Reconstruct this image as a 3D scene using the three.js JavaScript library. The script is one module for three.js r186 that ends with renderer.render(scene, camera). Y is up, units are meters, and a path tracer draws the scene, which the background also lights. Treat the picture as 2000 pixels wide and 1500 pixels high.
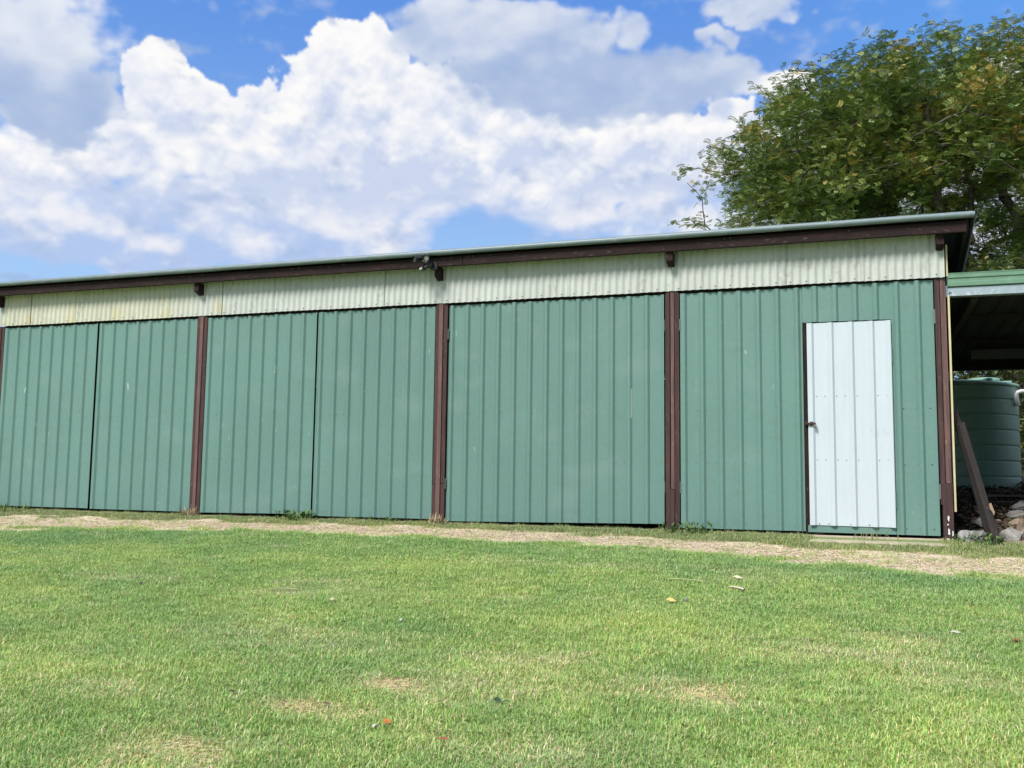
import * as THREE from 'three';
import { RoundedBoxGeometry } from 'three/addons/geometries/RoundedBoxGeometry.js';
import { ImprovedNoise } from 'three/addons/math/ImprovedNoise.js';
import { mergeGeometries, mergeVertices } from 'three/addons/utils/BufferGeometryUtils.js';

// ---------------------------------------------------------------- camera, sun, exposure
const EXPOSURE = 2.1;
const W = 1024, H = 768;
const scene = new THREE.Scene();
const camera = new THREE.PerspectiveCamera(45.24, W / H, 0.1, 4000);
camera.rotation.order = 'YXZ';
camera.rotation.set(THREE.MathUtils.degToRad(5.556), THREE.MathUtils.degToRad(19.155), THREE.MathUtils.degToRad(0.739));
camera.position.set(0, 0.54, 9.65);
const renderer = new THREE.WebGLRenderer({ antialias: true });
renderer.setSize(W, H);
renderer.toneMapping = THREE.LinearToneMapping;
renderer.toneMappingExposure = EXPOSURE;
renderer.shadowMap.enabled = true;
const SUN = new THREE.Vector3(-0.24, 0.73, 0.60).normalize();
const sun = new THREE.DirectionalLight(new THREE.Color().setRGB(1.0, 0.965, 0.91), 2.4);
sun.position.copy(SUN).multiplyScalar(60);
sun.castShadow = true;
sun.shadow.radius = 34;
sun.shadow.mapSize.set(2048, 2048);
Object.assign(sun.shadow.camera, { left: -22, right: 22, top: 22, bottom: -22, near: 1, far: 140 });
scene.add(sun, sun.target);

// ---------------------------------------------------------------- small helpers
const { clamp, lerp, smoothstep, degToRad } = THREE.MathUtils;
function rng(seed) { let s = seed >>> 0; return () => { s = (s + 0x6d2b79f5) | 0; let t = Math.imul(s ^ (s >>> 15), 1 | s); t = (t + Math.imul(t ^ (t >>> 7), 61 | t)) ^ t; return ((t ^ (t >>> 14)) >>> 0) / 4294967296; }; }
const IN = new ImprovedNoise();
const n3 = (x, y, z) => IN.noise(x, y, z);
function fbm(x, y, z, o = 4) { let s = 0, a = 0.5; for (let i = 0; i < o; i++) { s += a * n3(x, y, z); x = x * 2.03 + 7.1; y = y * 2.03 + 3.7; z = z * 2.03 + 1.3; a *= 0.5; } return s; }
const rgb = (r, g, b) => new THREE.Color().setRGB(r, g, b);
const mix3 = (a, b, t) => [a[0] + (b[0] - a[0]) * t, a[1] + (b[1] - a[1]) * t, a[2] + (b[2] - a[2]) * t];

// ---------------------------------------------------------------- sky: air and clouds by direction
const CUMULUS = [[-29.6,24.4,2.4,2.0], [-31.4,22.9,2.8,2.1], [-28.1,22.6,3.2,2.5], [-32.3,20.9,2.2,1.9], [-25.4,21.6,2.9,2.2], [-27.2,19.3,5.5,3.2], [-22.4,18.6,5.3,3.0], [-29.4,18.1,4.6,2.9], [-23.1,23.6,1.3,1.3], [-22.2,22.0,2.1,2.0], [-41.1,23.4,1.0,0.7], [-41.4,22.1,1.2,1.6], [-40.0,20.8,2.5,1.6], [-37.4,19.9,3.0,1.7], [-41.6,18.7,2.6,1.9], [-44.0,16.8,3.5,2.2], [-46.6,16.8,3.1,1.8], [-48.5,16.8,2.5,1.7], [-39.4,17.2,4.5,2.6], [-35.0,18.1,4.4,2.9], [-19.2,22.7,1.5,1.4], [-18.9,20.8,2.9,2.2], [-16.2,20.3,3.5,2.2], [-12.5,20.3,3.8,1.9], [-9.3,20.2,3.5,1.9], [-5.7,20.7,1.7,1.7], [-14.1,18.4,4.6,2.4], [-9.3,18.5,3.9,2.1], [-5.5,18.7,2.6,2.0], [-47.6,13.2,2.0,1.1], [-41.8,14.9,2.2,1.1], [-36.5,15.5,3.2,1.6], [-31.8,16.0,2.7,1.3], [-27.7,16.6,3.7,1.5], [-17.7,16.7,2.5,1.1], [-13.8,16.6,2.2,1.1], [-11.0,14.8,2.1,1.4], [-8.2,14.9,3.0,1.8], [-4.6,14.6,3.5,1.8], [-0.4,18.0,4.4,4.0], [4.1,15.0,5.6,3.4], [9.4,15.0,4.0,4.0], [10.9,22.0,1.7,1.3], [9.4,20.9,2.6,1.8], [-3.0,22.9,1.4,0.8]];
const FLAT = [[-48.0,23.3,5.4,2.7,1], [-47.5,20.8,5.2,2.8,0.62], [-46.1,19.3,3.3,1.6,0.55], [-20.8,26.9,6.7,2.0,0.8], [-23.7,25.9,4.5,1.9,0.75], [-18.4,24.9,6.9,2.9,0.5], [-14.1,23.5,8.0,2.8,0.5], [-9.6,23.2,5.2,2.0,0.62], [-6.6,23.6,2.7,1.8,0.7], [-14.8,25.8,2.1,1.4,1], [-17.5,27.1,3.8,1.4,0.75], [-4.2,27.0,3.3,1.0,0.8], [-6.7,25.6,1.7,0.6,0.75], [-11.8,26.4,1.8,1.1,0.85]];
const WISPS = [[-31.1,26.7,1.1,0.5], [-36.1,26.3,1.0,0.4], [-33.8,26.4,1.4,0.3], [-39.1,23.2,1.6,0.9], [-2.2,25.3,0.6,0.8], [1.5,24.1,0.8,0.5], [-48.4,10.2,1.5,0.4], [5.3,25.8,1.0,0.2], [-40.0,24.4,1.1,0.5]];
const HAZE = [[-40.9,14.0,12.3,3.2], [-30.5,15.2,10.2,2.9], [-47.4,14.9,5.7,2.4], [-15.4,16.6,10.0,2.1], [-19.3,18.7,12.2,3.6], [-37.6,16.1,12.6,3.7], [-44.9,12.1,6.8,1.1], [-33.2,13.2,9.2,1.2]];
const HOLES = [[-20.4,15.3,3.4,1.2], [-22.4,14.3,3.1,0.9], [-11.5,16.3,1.0,0.4,0.5], [-38.6,17.0,0.7,0.3,0.7], [-45.9,15.1,1.4,0.8,0.35], [-43.1,16.3,1.1,0.6,0.4], [-47.7,11.0,2.8,0.8], [-25.7,13.3,2.5,0.5], [-6.1,21.7,1.2,0.9]];

const airAt = (a, e) => {
  const t = smoothstep(e, 8, 30), hz = [0.40, 0.63, 0.96], top = [0.115, 0.295, 0.77];
  const c = mix3(hz, top, Math.pow(t, 0.75));
  return mix3(c, [0.085, 0.235, 0.66], smoothstep(e, 32, 90));
};
const nearBlob = (b, a, e) => { const c = Math.cos(e * 0.01745), x = (a - b[0]) * c / b[2], y = (e - b[1]) / b[3]; return Math.sqrt(x * x + y * y); };
function cumulusT(a, e, sx, sy, sz) {
  const w1 = n3(sx * 0.35, sy * 0.35, sz * 0.35), w2 = n3(sx * 0.35 + 9, sy * 0.35, sz * 0.35 + 4);
  const aa = a + w1 * 1.1, ee = e + w2 * 0.7;
  let s = 0;
  for (const b of CUMULUS) { const d = nearBlob(b, aa, ee); if (d < 1.9) s += Math.exp(2.6 * (1 - d) * Math.min(b[2], b[3])) - 0.0; }
  let T = Math.log(s + 1e-3) / 2.6;
  T = Math.min(T, 2.2) - 0.5;
  let f = 0.3, m = 1.25;
  for (let i = 0; i < 5; i++) { T += m * Math.abs(n3(sx * f + i * 3.3, sy * f, sz * f + i)) ; f *= 2.05; m *= 0.57; }
  return T;
}
const dirOf = (a, e) => { const ar = a * 0.0174533, er = e * 0.0174533; return [Math.sin(ar) * Math.cos(er) * 57.3, Math.sin(er) * 57.3, -Math.cos(ar) * Math.cos(er) * 57.3]; };
const cumAt = (a, e) => { const d = dirOf(a, e); return cumulusT(a, e, d[0], d[1], d[2]); };
function frameSky(a, e, sx, sy, sz) {
  let c = airAt(a, e);
  c = mix3(c, [0.125, 0.37, 0.88], 0.6 * smoothstep(a, -6, 8) * smoothstep(e, 14, 24));
  // thin bluish haze bank low down
  let hz = 0, ho = 0;
  const wa = a + 1.6 * n3(sx * 0.3, sy * 0.5, sz * 0.3) + 0.5 * n3(sx * 0.9, sy * 1.2, sz * 0.9), we = e + 0.8 * n3(sx * 0.32 + 5, sy * 0.5, sz * 0.3) + 0.35 * n3(sx * 1.1, sy * 1.3 + 8, sz * 1.1);
  for (const b of HAZE) hz += Math.max(0, 1 - nearBlob(b, wa, we) ** 2);
  for (const b of HOLES) ho = Math.max(ho, (b[4] ?? 1) * (1.05 - nearBlob(b, wa, we)));
  const grain = fbm(sx * 0.5, sy * 0.8, sz * 0.5, 5);
  const hole = smoothstep(ho, 0, 0.7);
  const ha = clamp(smoothstep(hz + grain * 0.6, 0.02, 0.75) * 0.95 - hole * 0.9, 0, 1);
  let puff = 0, pf = 0.22, pm = 0.62; for (let i = 0; i < 5; i++) { puff += pm * (Math.abs(n3(sx * pf + 7 * i, sy * pf * 1.5, sz * pf)) - 0.22); pf *= 2.1; pm *= 0.56; }
  const lump = smoothstep(fbm(sx * 0.2 + 2, sy * 0.4, sz * 0.2, 4) * 1.1 + puff * 1.1 + 0.05 * (e - 15), -0.3, 0.42);
  c = mix3(c, mix3([0.46, 0.585, 0.86], [0.90, 0.895, 0.93], lump), ha);
  // heaped white cloud
  const T = cumulusT(a, e, sx, sy, sz) - hole * 1.6 * smoothstep(22 - e, 0, 4);
  const edge = lerp(1.7, 0.16, smoothstep(e, 15.5, 21));
  const al = smoothstep(T, 0, edge);
  if (al > 0) {
    const c1 = cumAt(a - 0.1, e + 0.33), c2 = cumAt(a - 0.4, e + 1.15), c3 = cumAt(a - 0.03, e + 0.1);
    const L = 0.42 * Math.tanh((T - c1) * 2.0) + 0.75 * Math.tanh((T - c2) * 1.1) + 0.16 * Math.tanh((T - c3) * 4.0);
    const thin = Math.exp(-T * 1.1);
    const big = fbm(sx * 0.17 + 3, sy * 0.26, sz * 0.17, 3);
    const k = clamp(0.30 + 0.50 * L + 0.24 * thin + 1.0 * big + 0.75 * fbm(sx * 0.75, sy * 0.9, sz * 0.75 + 5, 4) + 0.035 * (e - 18.5), 0, 1);
    const cl = mix3([0.60, 0.68, 0.865], [0.985, 0.975, 0.97], k);
    c = mix3(c, cl, al * (1 - hole * 0.35));
  }
  // flat grey-blue decks nearer to us
  let F = 0, br = 0, bw = 1e-6;
  const fa1 = wa + 0.9 * fbm(sx * 0.8, sy * 1.1, sz * 0.8 + 9, 4), fe1 = we + 0.7 * fbm(sx * 0.8 + 4, sy * 1.1, sz * 0.8, 4);
  for (const b of FLAT) { const v = Math.max(0, 1 - nearBlob(b, fa1, fe1) ** 2); F = Math.max(F, v) * 0.7 + 0.3 * (F + v); br += v * v * b[4]; bw += v * v; }
  for (const b of WISPS) F = Math.max(F, 0.5 * Math.max(0, 1 - nearBlob(b, wa, we) ** 2) * smoothstep(grain, -0.12, 0.25));
  const fa = smoothstep(F + grain * 0.85 - 0.02, 0.0, lerp(0.5, 0.75, smoothstep(e, 20, 25)));
  const fb = 0.5 + 0.5 * Math.tanh(1.5 * (-0.45 + (br / bw - 0.6) / 0.4 + 0.55 * (1 - smoothstep(F, 0.15, 0.7)) + fbm(sx * 0.33 + 1, sy * 0.5, sz * 0.33, 5) * 1.15));
  c = mix3(c, mix3([0.36, 0.48, 0.725], [0.84, 0.87, 0.93], fb), fa * (bw > 1e-4 ? 0.96 : 0.65));
  return c;
}
function openSky(a, e, sx, sy, sz) {                       // the same kind of weather all round
  const k = 1.0 / Math.max(0.25, Math.sin(e * 0.01745) + 0.12), px = sx / 57.3 * k * 3.1, pz = sz / 57.3 * k * 3.1;
  const d = fbm(px, 3.7, pz, 6) + 0.12;
  const al = smoothstep(d, -0.04, 0.16), d2 = fbm(px + 0.05, 3.82, pz - 0.07, 4) + 0.12;
  const t = clamp(0.62 + (d - d2) * 2.2 - d * 0.35, 0, 1);
  return mix3(airAt(a, e), mix3([0.45, 0.55, 0.78], [1.0, 1.0, 0.99], t), al);
}
{
  const SW = 4096, SH = 2048, data = new Float32Array(SW * SH * 4);
  for (let r = 0; r < SH; r++) {
    const e = ((r + 0.5) / SH - 0.5) * 180, er = e * 0.0174533;
    for (let q = 0; q < SW; q++) {
      const o = (r * SW + q) * 4; data[o + 3] = 1;
      let c;
      if (e < -1) c = [0.16, 0.2, 0.1];
      else {
        const round = ((q + 0.5) / SW - 0.5) * 2 * Math.PI, x = Math.cos(round) * Math.cos(er), z = Math.sin(round) * Math.cos(er), y = Math.sin(er);
        const a = Math.atan2(x, -z) * 57.29578;
        const w = smoothstep(a, -66, -54) * (1 - smoothstep(a, 17, 28)) * (1 - smoothstep(e, 32, 42));
        const X = x * 57.3, Y = y * 57.3, Z = z * 57.3;
        if (w <= 0) { if (q % 4 && e > -1) { const p = o - 4 * (q % 4); c = null; data[o] = data[p]; data[o + 1] = data[p + 1]; data[o + 2] = data[p + 2]; continue; } c = openSky(a, Math.max(e, 0), X, Y, Z); } else c = w < 1 ? mix3(openSky(a, Math.max(e, 0), X, Y, Z), frameSky(a, e, X, Y, Z), w) : frameSky(a, e, X, Y, Z);
      }
      data[o] = c[0] / EXPOSURE; data[o + 1] = c[1] / EXPOSURE; data[o + 2] = c[2] / EXPOSURE;
    }
  }
  const t = new THREE.DataTexture(data, SW, SH, THREE.RGBAFormat, THREE.FloatType);
  t.mapping = THREE.EquirectangularReflectionMapping; t.magFilter = t.minFilter = THREE.LinearFilter; t.needsUpdate = true;
  scene.background = t; scene.environment = t;
}

// ---------------------------------------------------------------- textures (colour, grain, wear)
function makeTex(w, h, fn, srgb = true, repeat = true) {
  const d = new Uint8Array(w * h * 4), enc = (v) => { v = clamp(v, 0, 1); return Math.round(255 * (srgb ? (v <= 0.0031308 ? v * 12.92 : 1.055 * Math.pow(v, 1 / 2.4) - 0.055) : v)); };
  for (let y = 0; y < h; y++) for (let x = 0; x < w; x++) { const c = fn((x + 0.5) / w, (y + 0.5) / h), o = (y * w + x) * 4; d[o] = enc(c[0]); d[o + 1] = enc(c[1]); d[o + 2] = enc(c[2]); d[o + 3] = 255; }
  const t = new THREE.DataTexture(d, w, h, THREE.RGBAFormat, THREE.UnsignedByteType);
  t.colorSpace = srgb ? THREE.SRGBColorSpace : THREE.NoColorSpace; t.magFilter = t.minFilter = THREE.LinearFilter;
  t.wrapS = t.wrapT = repeat ? THREE.RepeatWrapping : THREE.ClampToEdgeWrapping; t.needsUpdate = true; return t;
}
// noise that repeats over the unit square: two circles
const tile = (u, v, f, seed = 0, o = 4) => { const a = u * 6.28318, b = v * 6.28318, k = f / 6.28318; return fbm(Math.cos(a) * k + seed, Math.sin(a) * k + Math.cos(b) * k * 0.83 + seed * 1.7, Math.sin(b) * k - seed, o); };
const scaleTex = (t, u, v) => { t.repeat.set(u, v); return t; };

const scratches = (() => { const r = rng(77), l = []; const put = (x, y, dx, dy, w) => l.push([x, y, x + dx, y + dy, w]);
  put(-10.35, 1.62, -0.01, -0.06, 0.008); put(-8.65, 1.64, 0.012, -0.07, 0.009); put(-2.0, 1.45, -0.002, -0.3, 0.006); put(-0.82, 1.83, 0.004, -0.03, 0.006);
  for (let i = 0; i < 34; i++) put(-10.8 + r() * 11.8, 0.1 + r() * 2.3, (r() - 0.5) * 0.04, -r() * 0.08, 0.0025 + r() * 0.003);
  return l; })();
const TEAL = [0.122, 0.229, 0.199];
const facadeTex = makeTex(2048, 512, (u, v) => {           // x -11 .. 1.1 m, y 0 .. 2.6 m
  const x = -11 + u * 12.1, y = v * 2.6;
  let k = 1 + 0.10 * fbm(x * 0.9, y * 0.8, 3, 4) + 0.07 * fbm(x * 9, y * 0.6, 8, 3) + 0.10 * fbm(x * 26, y * 22, 1, 3);
  let c = [TEAL[0] * k, TEAL[1] * k, TEAL[2] * k];
  { const sh = Math.floor((x + 11) / 0.775), q = 1 + 0.05 * Math.sin(sh * 12.9898 + 1) ; c = c.map((w) => w * q); }
  const chalk = smoothstep(fbm(x * 1.7 + 4, y * 2.6, 12, 5), 0.06, 0.42);
  c = mix3(c, [0.165, 0.26, 0.235], chalk * 0.45);
  const grime = smoothstep(fbm(x * 5, y * 9, 21, 5), 0.18, 0.4);
  c = mix3(c, [0.105, 0.2, 0.15], grime * 0.3);
  const run = smoothstep(fbm(x * 17, y * 0.25, 31, 3), 0.2, 0.45) * smoothstep(fbm(x * 3, y * 3, 33, 3), -0.1, 0.3);
  c = mix3(c, [0.19, 0.29, 0.24], run * 0.3);
  const speck = smoothstep(n3(x * 38, y * 38, 5) * 0.6 + n3(x * 80, y * 80, 9) * 0.4, 0.5, 0.62) * (y < 0.35 ? 1 : 0.35);
  c = mix3(c, [0.26, 0.25, 0.19], speck * 0.4);
  for (const s of scratches) {
    if (x < Math.min(s[0], s[2]) - 0.02 || x > Math.max(s[0], s[2]) + 0.02 || y < Math.min(s[1], s[3]) - 0.02 || y > Math.max(s[1], s[3]) + 0.02) continue;
    const dx = s[2] - s[0], dy = s[3] - s[1], t = clamp(((x - s[0]) * dx + (y - s[1]) * dy) / (dx * dx + dy * dy), 0, 1), d = Math.hypot(x - s[0] - t * dx, y - s[1] - t * dy);
    if (d < s[4]) c = mix3(c, [0.45, 0.54, 0.5], s[4] > 0.0058 ? 0.75 : 0.4);
  }
  return c;
}, true, false);
const LAPS = [-10.86, -10.36, -9.59, -8.82, -8.05, -7.25, -6.49, -5.73, -4.98, -4.22, -3.46, -2.71, -1.95, -1.19, -0.44, 0.30, 1.06];
const cladTex = makeTex(2048, 128, (u, v) => {             // x -11 .. 1.1 m, y 2.4 .. 3.1 m
  const x = -11 + u * 12.1, y = 2.4 + v * 0.7;
  const left = 1 - smoothstep(x, -8.4, -7.2);
  let c = mix3([0.488, 0.51, 0.475], [0.53, 0.53, 0.405], left * 0.85);
  const k = 1 + 0.14 * fbm(x * 1.3, y * 3, 5, 4) + 0.12 * fbm(x * 13, y * 2, 2, 3) + 0.10 * fbm(x * 40, y * 40, 7, 2);
  c = c.map((q) => q * k);
  const mould = smoothstep(fbm(x * 6, y * 3.2, 44, 5) + 0.35 * n3(x * 82, y * 4, 3), 0.02, 0.42) * smoothstep(fbm(x * 22, y * 16, 47, 3), -0.22, 0.2);
  c = mix3(c, [0.17, 0.185, 0.105], mould * 0.34);
  for (let i = 1; i < 6; i++) { const d = Math.abs(x - LAPS[i] + 0.03), s = fbm(x * 9, y * 6, i * 3, 4); if (d < 0.16) c = mix3(c, [0.56, 0.48, 0.24], 0.45 * smoothstep(0.15 - d * 1.1 + s * 0.32 - Math.abs(y - 2.56) * 0.55, 0, 0.16)); }
  return c;
}, true, false);
const woodTexOf = (base, dark, red, seed) => makeTex(1024, 256, (u, v) => {   // u 2 m along the grain, v 0.5 m across it
  const g = tile(u, v, 3, seed, 3), a = u * 6.28318;
  const streak = fbm(Math.cos(a) * 0.5 + seed, Math.sin(a) * 0.5, v * 26 + g * 1.6, 4), fine = fbm(Math.cos(a) * 1.6, Math.sin(a) * 1.6 + seed, v * 95, 3), blot = tile(u, v, 9, seed + 5, 4);
  let c = mix3(base, dark, clamp(0.45 + streak * 1.2 + fine * 0.7, 0, 1));
  c = mix3(c, red, clamp(blot * 1.5, 0, 0.7));
  const worn = smoothstep(tile(u, v, 26, seed + 9, 4) + fine * 0.4, 0.26, 0.5);
  return mix3(c, [0.2, 0.16, 0.15], worn * 0.4);
});
const woodTex = woodTexOf([0.08, 0.046, 0.043], [0.036, 0.022, 0.022], [0.09, 0.047, 0.04], 3);
const fasciaTex = woodTexOf([0.025, 0.0135, 0.013], [0.010, 0.006, 0.006], [0.045, 0.019, 0.016], 11);
for (const t of [woodTex, fasciaTex]) t.repeat.set(0.5, 2);
const whiteTex = makeTex(512, 1024, (u, v) => {
  const k = 1 + 0.05 * fbm(u * 3, v * 6, 1, 4) + 0.05 * fbm(u * 22, v * 3, 4, 3);
  let c = [0.515 * k, 0.575 * k, 0.615 * k];
  const st = smoothstep(fbm(u * 7, v * 14, 8, 5), 0.16, 0.42);
  c = mix3(c, [0.52, 0.57, 0.58], st * 0.4);
  const smudge = smoothstep(fbm(u * 9, v * 18, 18, 4) - 6 * Math.hypot((u - 0.82) * 0.8, (v - 0.46) * 2) + 0.5, 0.1, 0.6);
  c = mix3(c, [0.42, 0.46, 0.5], smudge * 0.5);
  const rust = smoothstep(fbm(u * 26, v * 40, 28, 3), 0.36, 0.5);
  return mix3(c, [0.45, 0.4, 0.33], rust * 0.35);
}, true, false);
const metalTexOf = (base, alt, seed, amt) => makeTex(512, 512, (u, v) => { const k = 1 + 0.16 * tile(u, v, 12, seed) + 0.16 * tile(u, v, 48, seed + 2, 3); return mix3(base, alt, smoothstep(tile(u, v, 7, seed + 4, 5), 0, 0.35) * amt).map((q) => q * k); });

// ---------------------------------------------------------------- materials
const mat = (o) => new THREE.MeshStandardMaterial({ side: THREE.DoubleSide, ...o });
const M = {
  teal: mat({ map: facadeTex, roughness: 0.48, metalness: 0 }),
  clad: mat({ map: cladTex, roughness: 0.75 }),
  wood: new THREE.MeshPhysicalMaterial({ side: THREE.DoubleSide, map: woodTex, roughness: 0.82, specularIntensity: 0.5 }),
  fascia: new THREE.MeshPhysicalMaterial({ side: THREE.DoubleSide, map: fasciaTex, roughness: 0.8, specularIntensity: 0.45 }),
  woodPale: mat({ map: woodTex, color: rgb(1.9, 1.75, 1.7), roughness: 0.75 }),
  white: mat({ map: whiteTex, roughness: 0.42 }),
  cap: mat({ map: metalTexOf([0.155, 0.205, 0.215], [0.23, 0.27, 0.28], 5, 0.6), roughness: 0.5, metalness: 0.1 }),
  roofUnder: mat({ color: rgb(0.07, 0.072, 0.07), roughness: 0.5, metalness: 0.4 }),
  dark: mat({ color: rgb(0.02, 0.015, 0.014), roughness: 0.9 }),
  steelDark: mat({ color: rgb(0.07, 0.08, 0.08), roughness: 0.4, metalness: 0.5 }),
  tealScrew: mat({ color: rgb(0.125, 0.22, 0.19), roughness: 0.5 }),
  steel: mat({ color: rgb(0.2, 0.21, 0.2), roughness: 0.45, metalness: 0.7 }),
  rust: mat({ color: rgb(0.05, 0.028, 0.022), roughness: 0.7, metalness: 0.3 }),
  black: mat({ color: rgb(0.014, 0.014, 0.016), roughness: 0.4 }),
  cream: mat({ map: metalTexOf([0.56, 0.48, 0.28], [0.46, 0.4, 0.26], 15, 0.7), roughness: 0.7 }),
  concrete: mat({ map: scaleTex(metalTexOf([0.42, 0.36, 0.26], [0.30, 0.26, 0.2], 21, 0.8), 1, 1), roughness: 0.92 }),
};

// ---------------------------------------------------------------- object helpers
const taken = new Map();
function numbered(n) { const k = taken.get(n) || 0; taken.set(n, k + 1); return k ? n + '_' + String(k).padStart(3, '0') : n; }
function tag(o, label, category, group) { o.userData = { ...o.userData, label, category }; if (group) o.userData.group = group; return o; }
function thing(name, label, category, at = [0, 0, 0], group) { const o = new THREE.Group(); o.name = numbered(name); o.position.set(...at); scene.add(o); return tag(o, label, category, group); }
const worldOf = (o) => { const v = new THREE.Vector3(); while (o) { v.add(o.position); o = o.parent; } return v; };
function shadows(m) { m.castShadow = m.receiveShadow = true; return m; }
// a mesh whose geometry is given in world metres, put under a parent that is only moved (never turned)
function part(name, geo, material, parent) { const m = shadows(new THREE.Mesh(geo, material)); m.name = name; if (parent && parent !== scene) m.position.sub(worldOf(parent)); (parent || scene).add(m); return m; }
function sub(name, parent, at) { const g = new THREE.Group(); g.name = name; parent.add(g); g.position.set(...at).sub(worldOf(parent)); return g; }
function struct(o, label) { o.userData = { kind: 'structure' }; if (label) o.userData.label = label; return o; }

// box with chamfered edges and uv in metres, u along the longest side
function box(x0, x1, y0, y1, z0, z1, r = 0.003, jitter = 0) {
  const w = x1 - x0, h = y1 - y0, d = z1 - z0;
  const g = r > 0 ? new RoundedBoxGeometry(w, h, d, 1, Math.min(r, w / 2.2, h / 2.2, d / 2.2)) : new THREE.BoxGeometry(w, h, d).toNonIndexed();
  const p = g.attributes.position, n = g.attributes.normal, uv = new Float32Array(p.count * 2), long = w >= h && w >= d ? 0 : h >= d ? 1 : 2;
  for (let i = 0; i < p.count; i++) {
    const q = [p.getX(i), p.getY(i), p.getZ(i)], m = [Math.abs(n.getX(i)), Math.abs(n.getY(i)), Math.abs(n.getZ(i))], ax = m[0] > m[1] && m[0] > m[2] ? 0 : m[1] > m[2] ? 1 : 2;
    const others = [0, 1, 2].filter((k) => k !== ax), u = others.includes(long) ? long : others[0], v = others.find((k) => k !== u);
    uv[i * 2] = q[u] + x0 * 1.37 + y0 * 0.71 + jitter; uv[i * 2 + 1] = q[v] + z0 * 3.1 + x0 * 0.23 + jitter * 0.37;
  }
  g.setAttribute('uv', new THREE.BufferAttribute(uv, 2));
  g.translate((x0 + x1) / 2, (y0 + y1) / 2, (z0 + z1) / 2);
  return g;
}
const merge = (l) => mergeGeometries(l.map((g) => { const q = g.index ? g.toNonIndexed() : g; for (const k of Object.keys(q.attributes)) if (!['position', 'normal', 'uv'].includes(k)) q.deleteAttribute(k); if (!q.attributes.uv) q.setAttribute('uv', new THREE.BufferAttribute(new Float32Array(q.attributes.position.count * 2), 2)); return q; }));
// a sheet-metal profile: outline points [x, z] extruded from y0 to y1 (y may depend on x), with real thickness; uv by place on the wall
function sheet(pts, y0, y1, uvOf, smooth = false, t = 0.0018) {
  const pos = [], uv = [], nor = [], N = pts.length, fy = (f, x) => (typeof f === 'function' ? f(x) : f);
  const nrm = pts.map((p, i) => { const a = pts[Math.max(0, i - 1)], b = pts[Math.min(N - 1, i + 1)], dx = b[0] - a[0], dz = b[1] - a[1], l = Math.hypot(dx, dz) || 1; return [-dz / l, dx / l]; });
  const quad = (A, B, C, D, n1, n2) => { for (const [P, n] of [[A, n1], [B, n2], [C, n2], [A, n1], [C, n2], [D, n1]]) { pos.push(...P); nor.push(...n); uv.push(...uvOf(P[0], P[1])); } };
  for (let i = 0; i < N - 1; i++) {
    const a = pts[i], b = pts[i + 1], dx = b[0] - a[0], dz = b[1] - a[1], l = Math.hypot(dx, dz), f = [-dz / l, 0, dx / l];
    const n1 = smooth ? [nrm[i][0], 0, nrm[i][1]] : f, n2 = smooth ? [nrm[i + 1][0], 0, nrm[i + 1][1]] : f, neg = (n) => n.map((q) => -q);
    const ya = fy(y0, a[0]), yb = fy(y0, b[0]), Ya = fy(y1, a[0]), Yb = fy(y1, b[0]);
    const ba = [a[0] - nrm[i][0] * t, a[1] - nrm[i][1] * t], bb = [b[0] - nrm[i + 1][0] * t, b[1] - nrm[i + 1][1] * t];
    quad([a[0], ya, a[1]], [b[0], yb, b[1]], [b[0], Yb, b[1]], [a[0], Ya, a[1]], n1, n2);
    quad([bb[0], yb, bb[1]], [ba[0], ya, ba[1]], [ba[0], Ya, ba[1]], [bb[0], Yb, bb[1]], neg(n2), neg(n1));
    quad([ba[0], ya, ba[1]], [bb[0], yb, bb[1]], [b[0], yb, b[1]], [a[0], ya, a[1]], [0, -1, 0], [0, -1, 0]);
    quad([a[0], Ya, a[1]], [b[0], Yb, b[1]], [bb[0], Yb, bb[1]], [ba[0], Ya, ba[1]], [0, 1, 0], [0, 1, 0]);
  }
  const g = new THREE.BufferGeometry();
  g.setAttribute('position', new THREE.Float32BufferAttribute(pos, 3)); g.setAttribute('normal', new THREE.Float32BufferAttribute(nor, 3)); g.setAttribute('uv', new THREE.Float32BufferAttribute(uv, 2));
  return g;
}
const uvFacade = (x, y) => [(x + 11) / 12.1, y / 2.6], uvClad = (x, y) => [(x + 11) / 12.1, (y - 2.4) / 0.7];
// trapezoid ribs: pans with ribs rising to `h` at the given centres
function ribbed(x0, x1, ribs, z, h = 0.021, wb = 0.07, wt = 0.026) {
  const P = [[x0, z]];
  for (const c of ribs) {
    const raw = [[c - wb / 2, z], [c - wt / 2, z + h], [c + wt / 2, z + h], [c + wb / 2, z]];
    for (const q of raw) if (q[0] > x0 + 0.001 && q[0] < x1 - 0.001) P.push(q);
    if (c - wb / 2 <= x0 && c + wb / 2 > x0) P[0] = [x0, z + h * clamp((c + wb / 2 - x0) / ((wb - wt) / 2), 0, 1)];
  }
  const last = ribs[ribs.length - 1]; let ze = z;
  if (last !== undefined && last - wb / 2 < x1 && last + wb / 2 > x1) ze = z + h * clamp(Math.min((x1 - last + wb / 2), (last + wb / 2 - x1)) / ((wb - wt) / 2), 0, 1);
  P.push([x1, ze]);
  return P;
}
const ribsOf = (x0, x1, first, pitch) => { const l = []; for (let c = first; c < x1 + 0.02; c += pitch) if (c > x0 - 0.02) l.push(c); return l; };
function dome(x, y, z, r, d = 0.45) { const g = new THREE.SphereGeometry(r, 7, 4, 0, 6.2832, 0, 1.5708); g.rotateX(Math.PI / 2); g.scale(1, 1, d / 0.6); g.translate(x, y, z); return g; }

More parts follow.
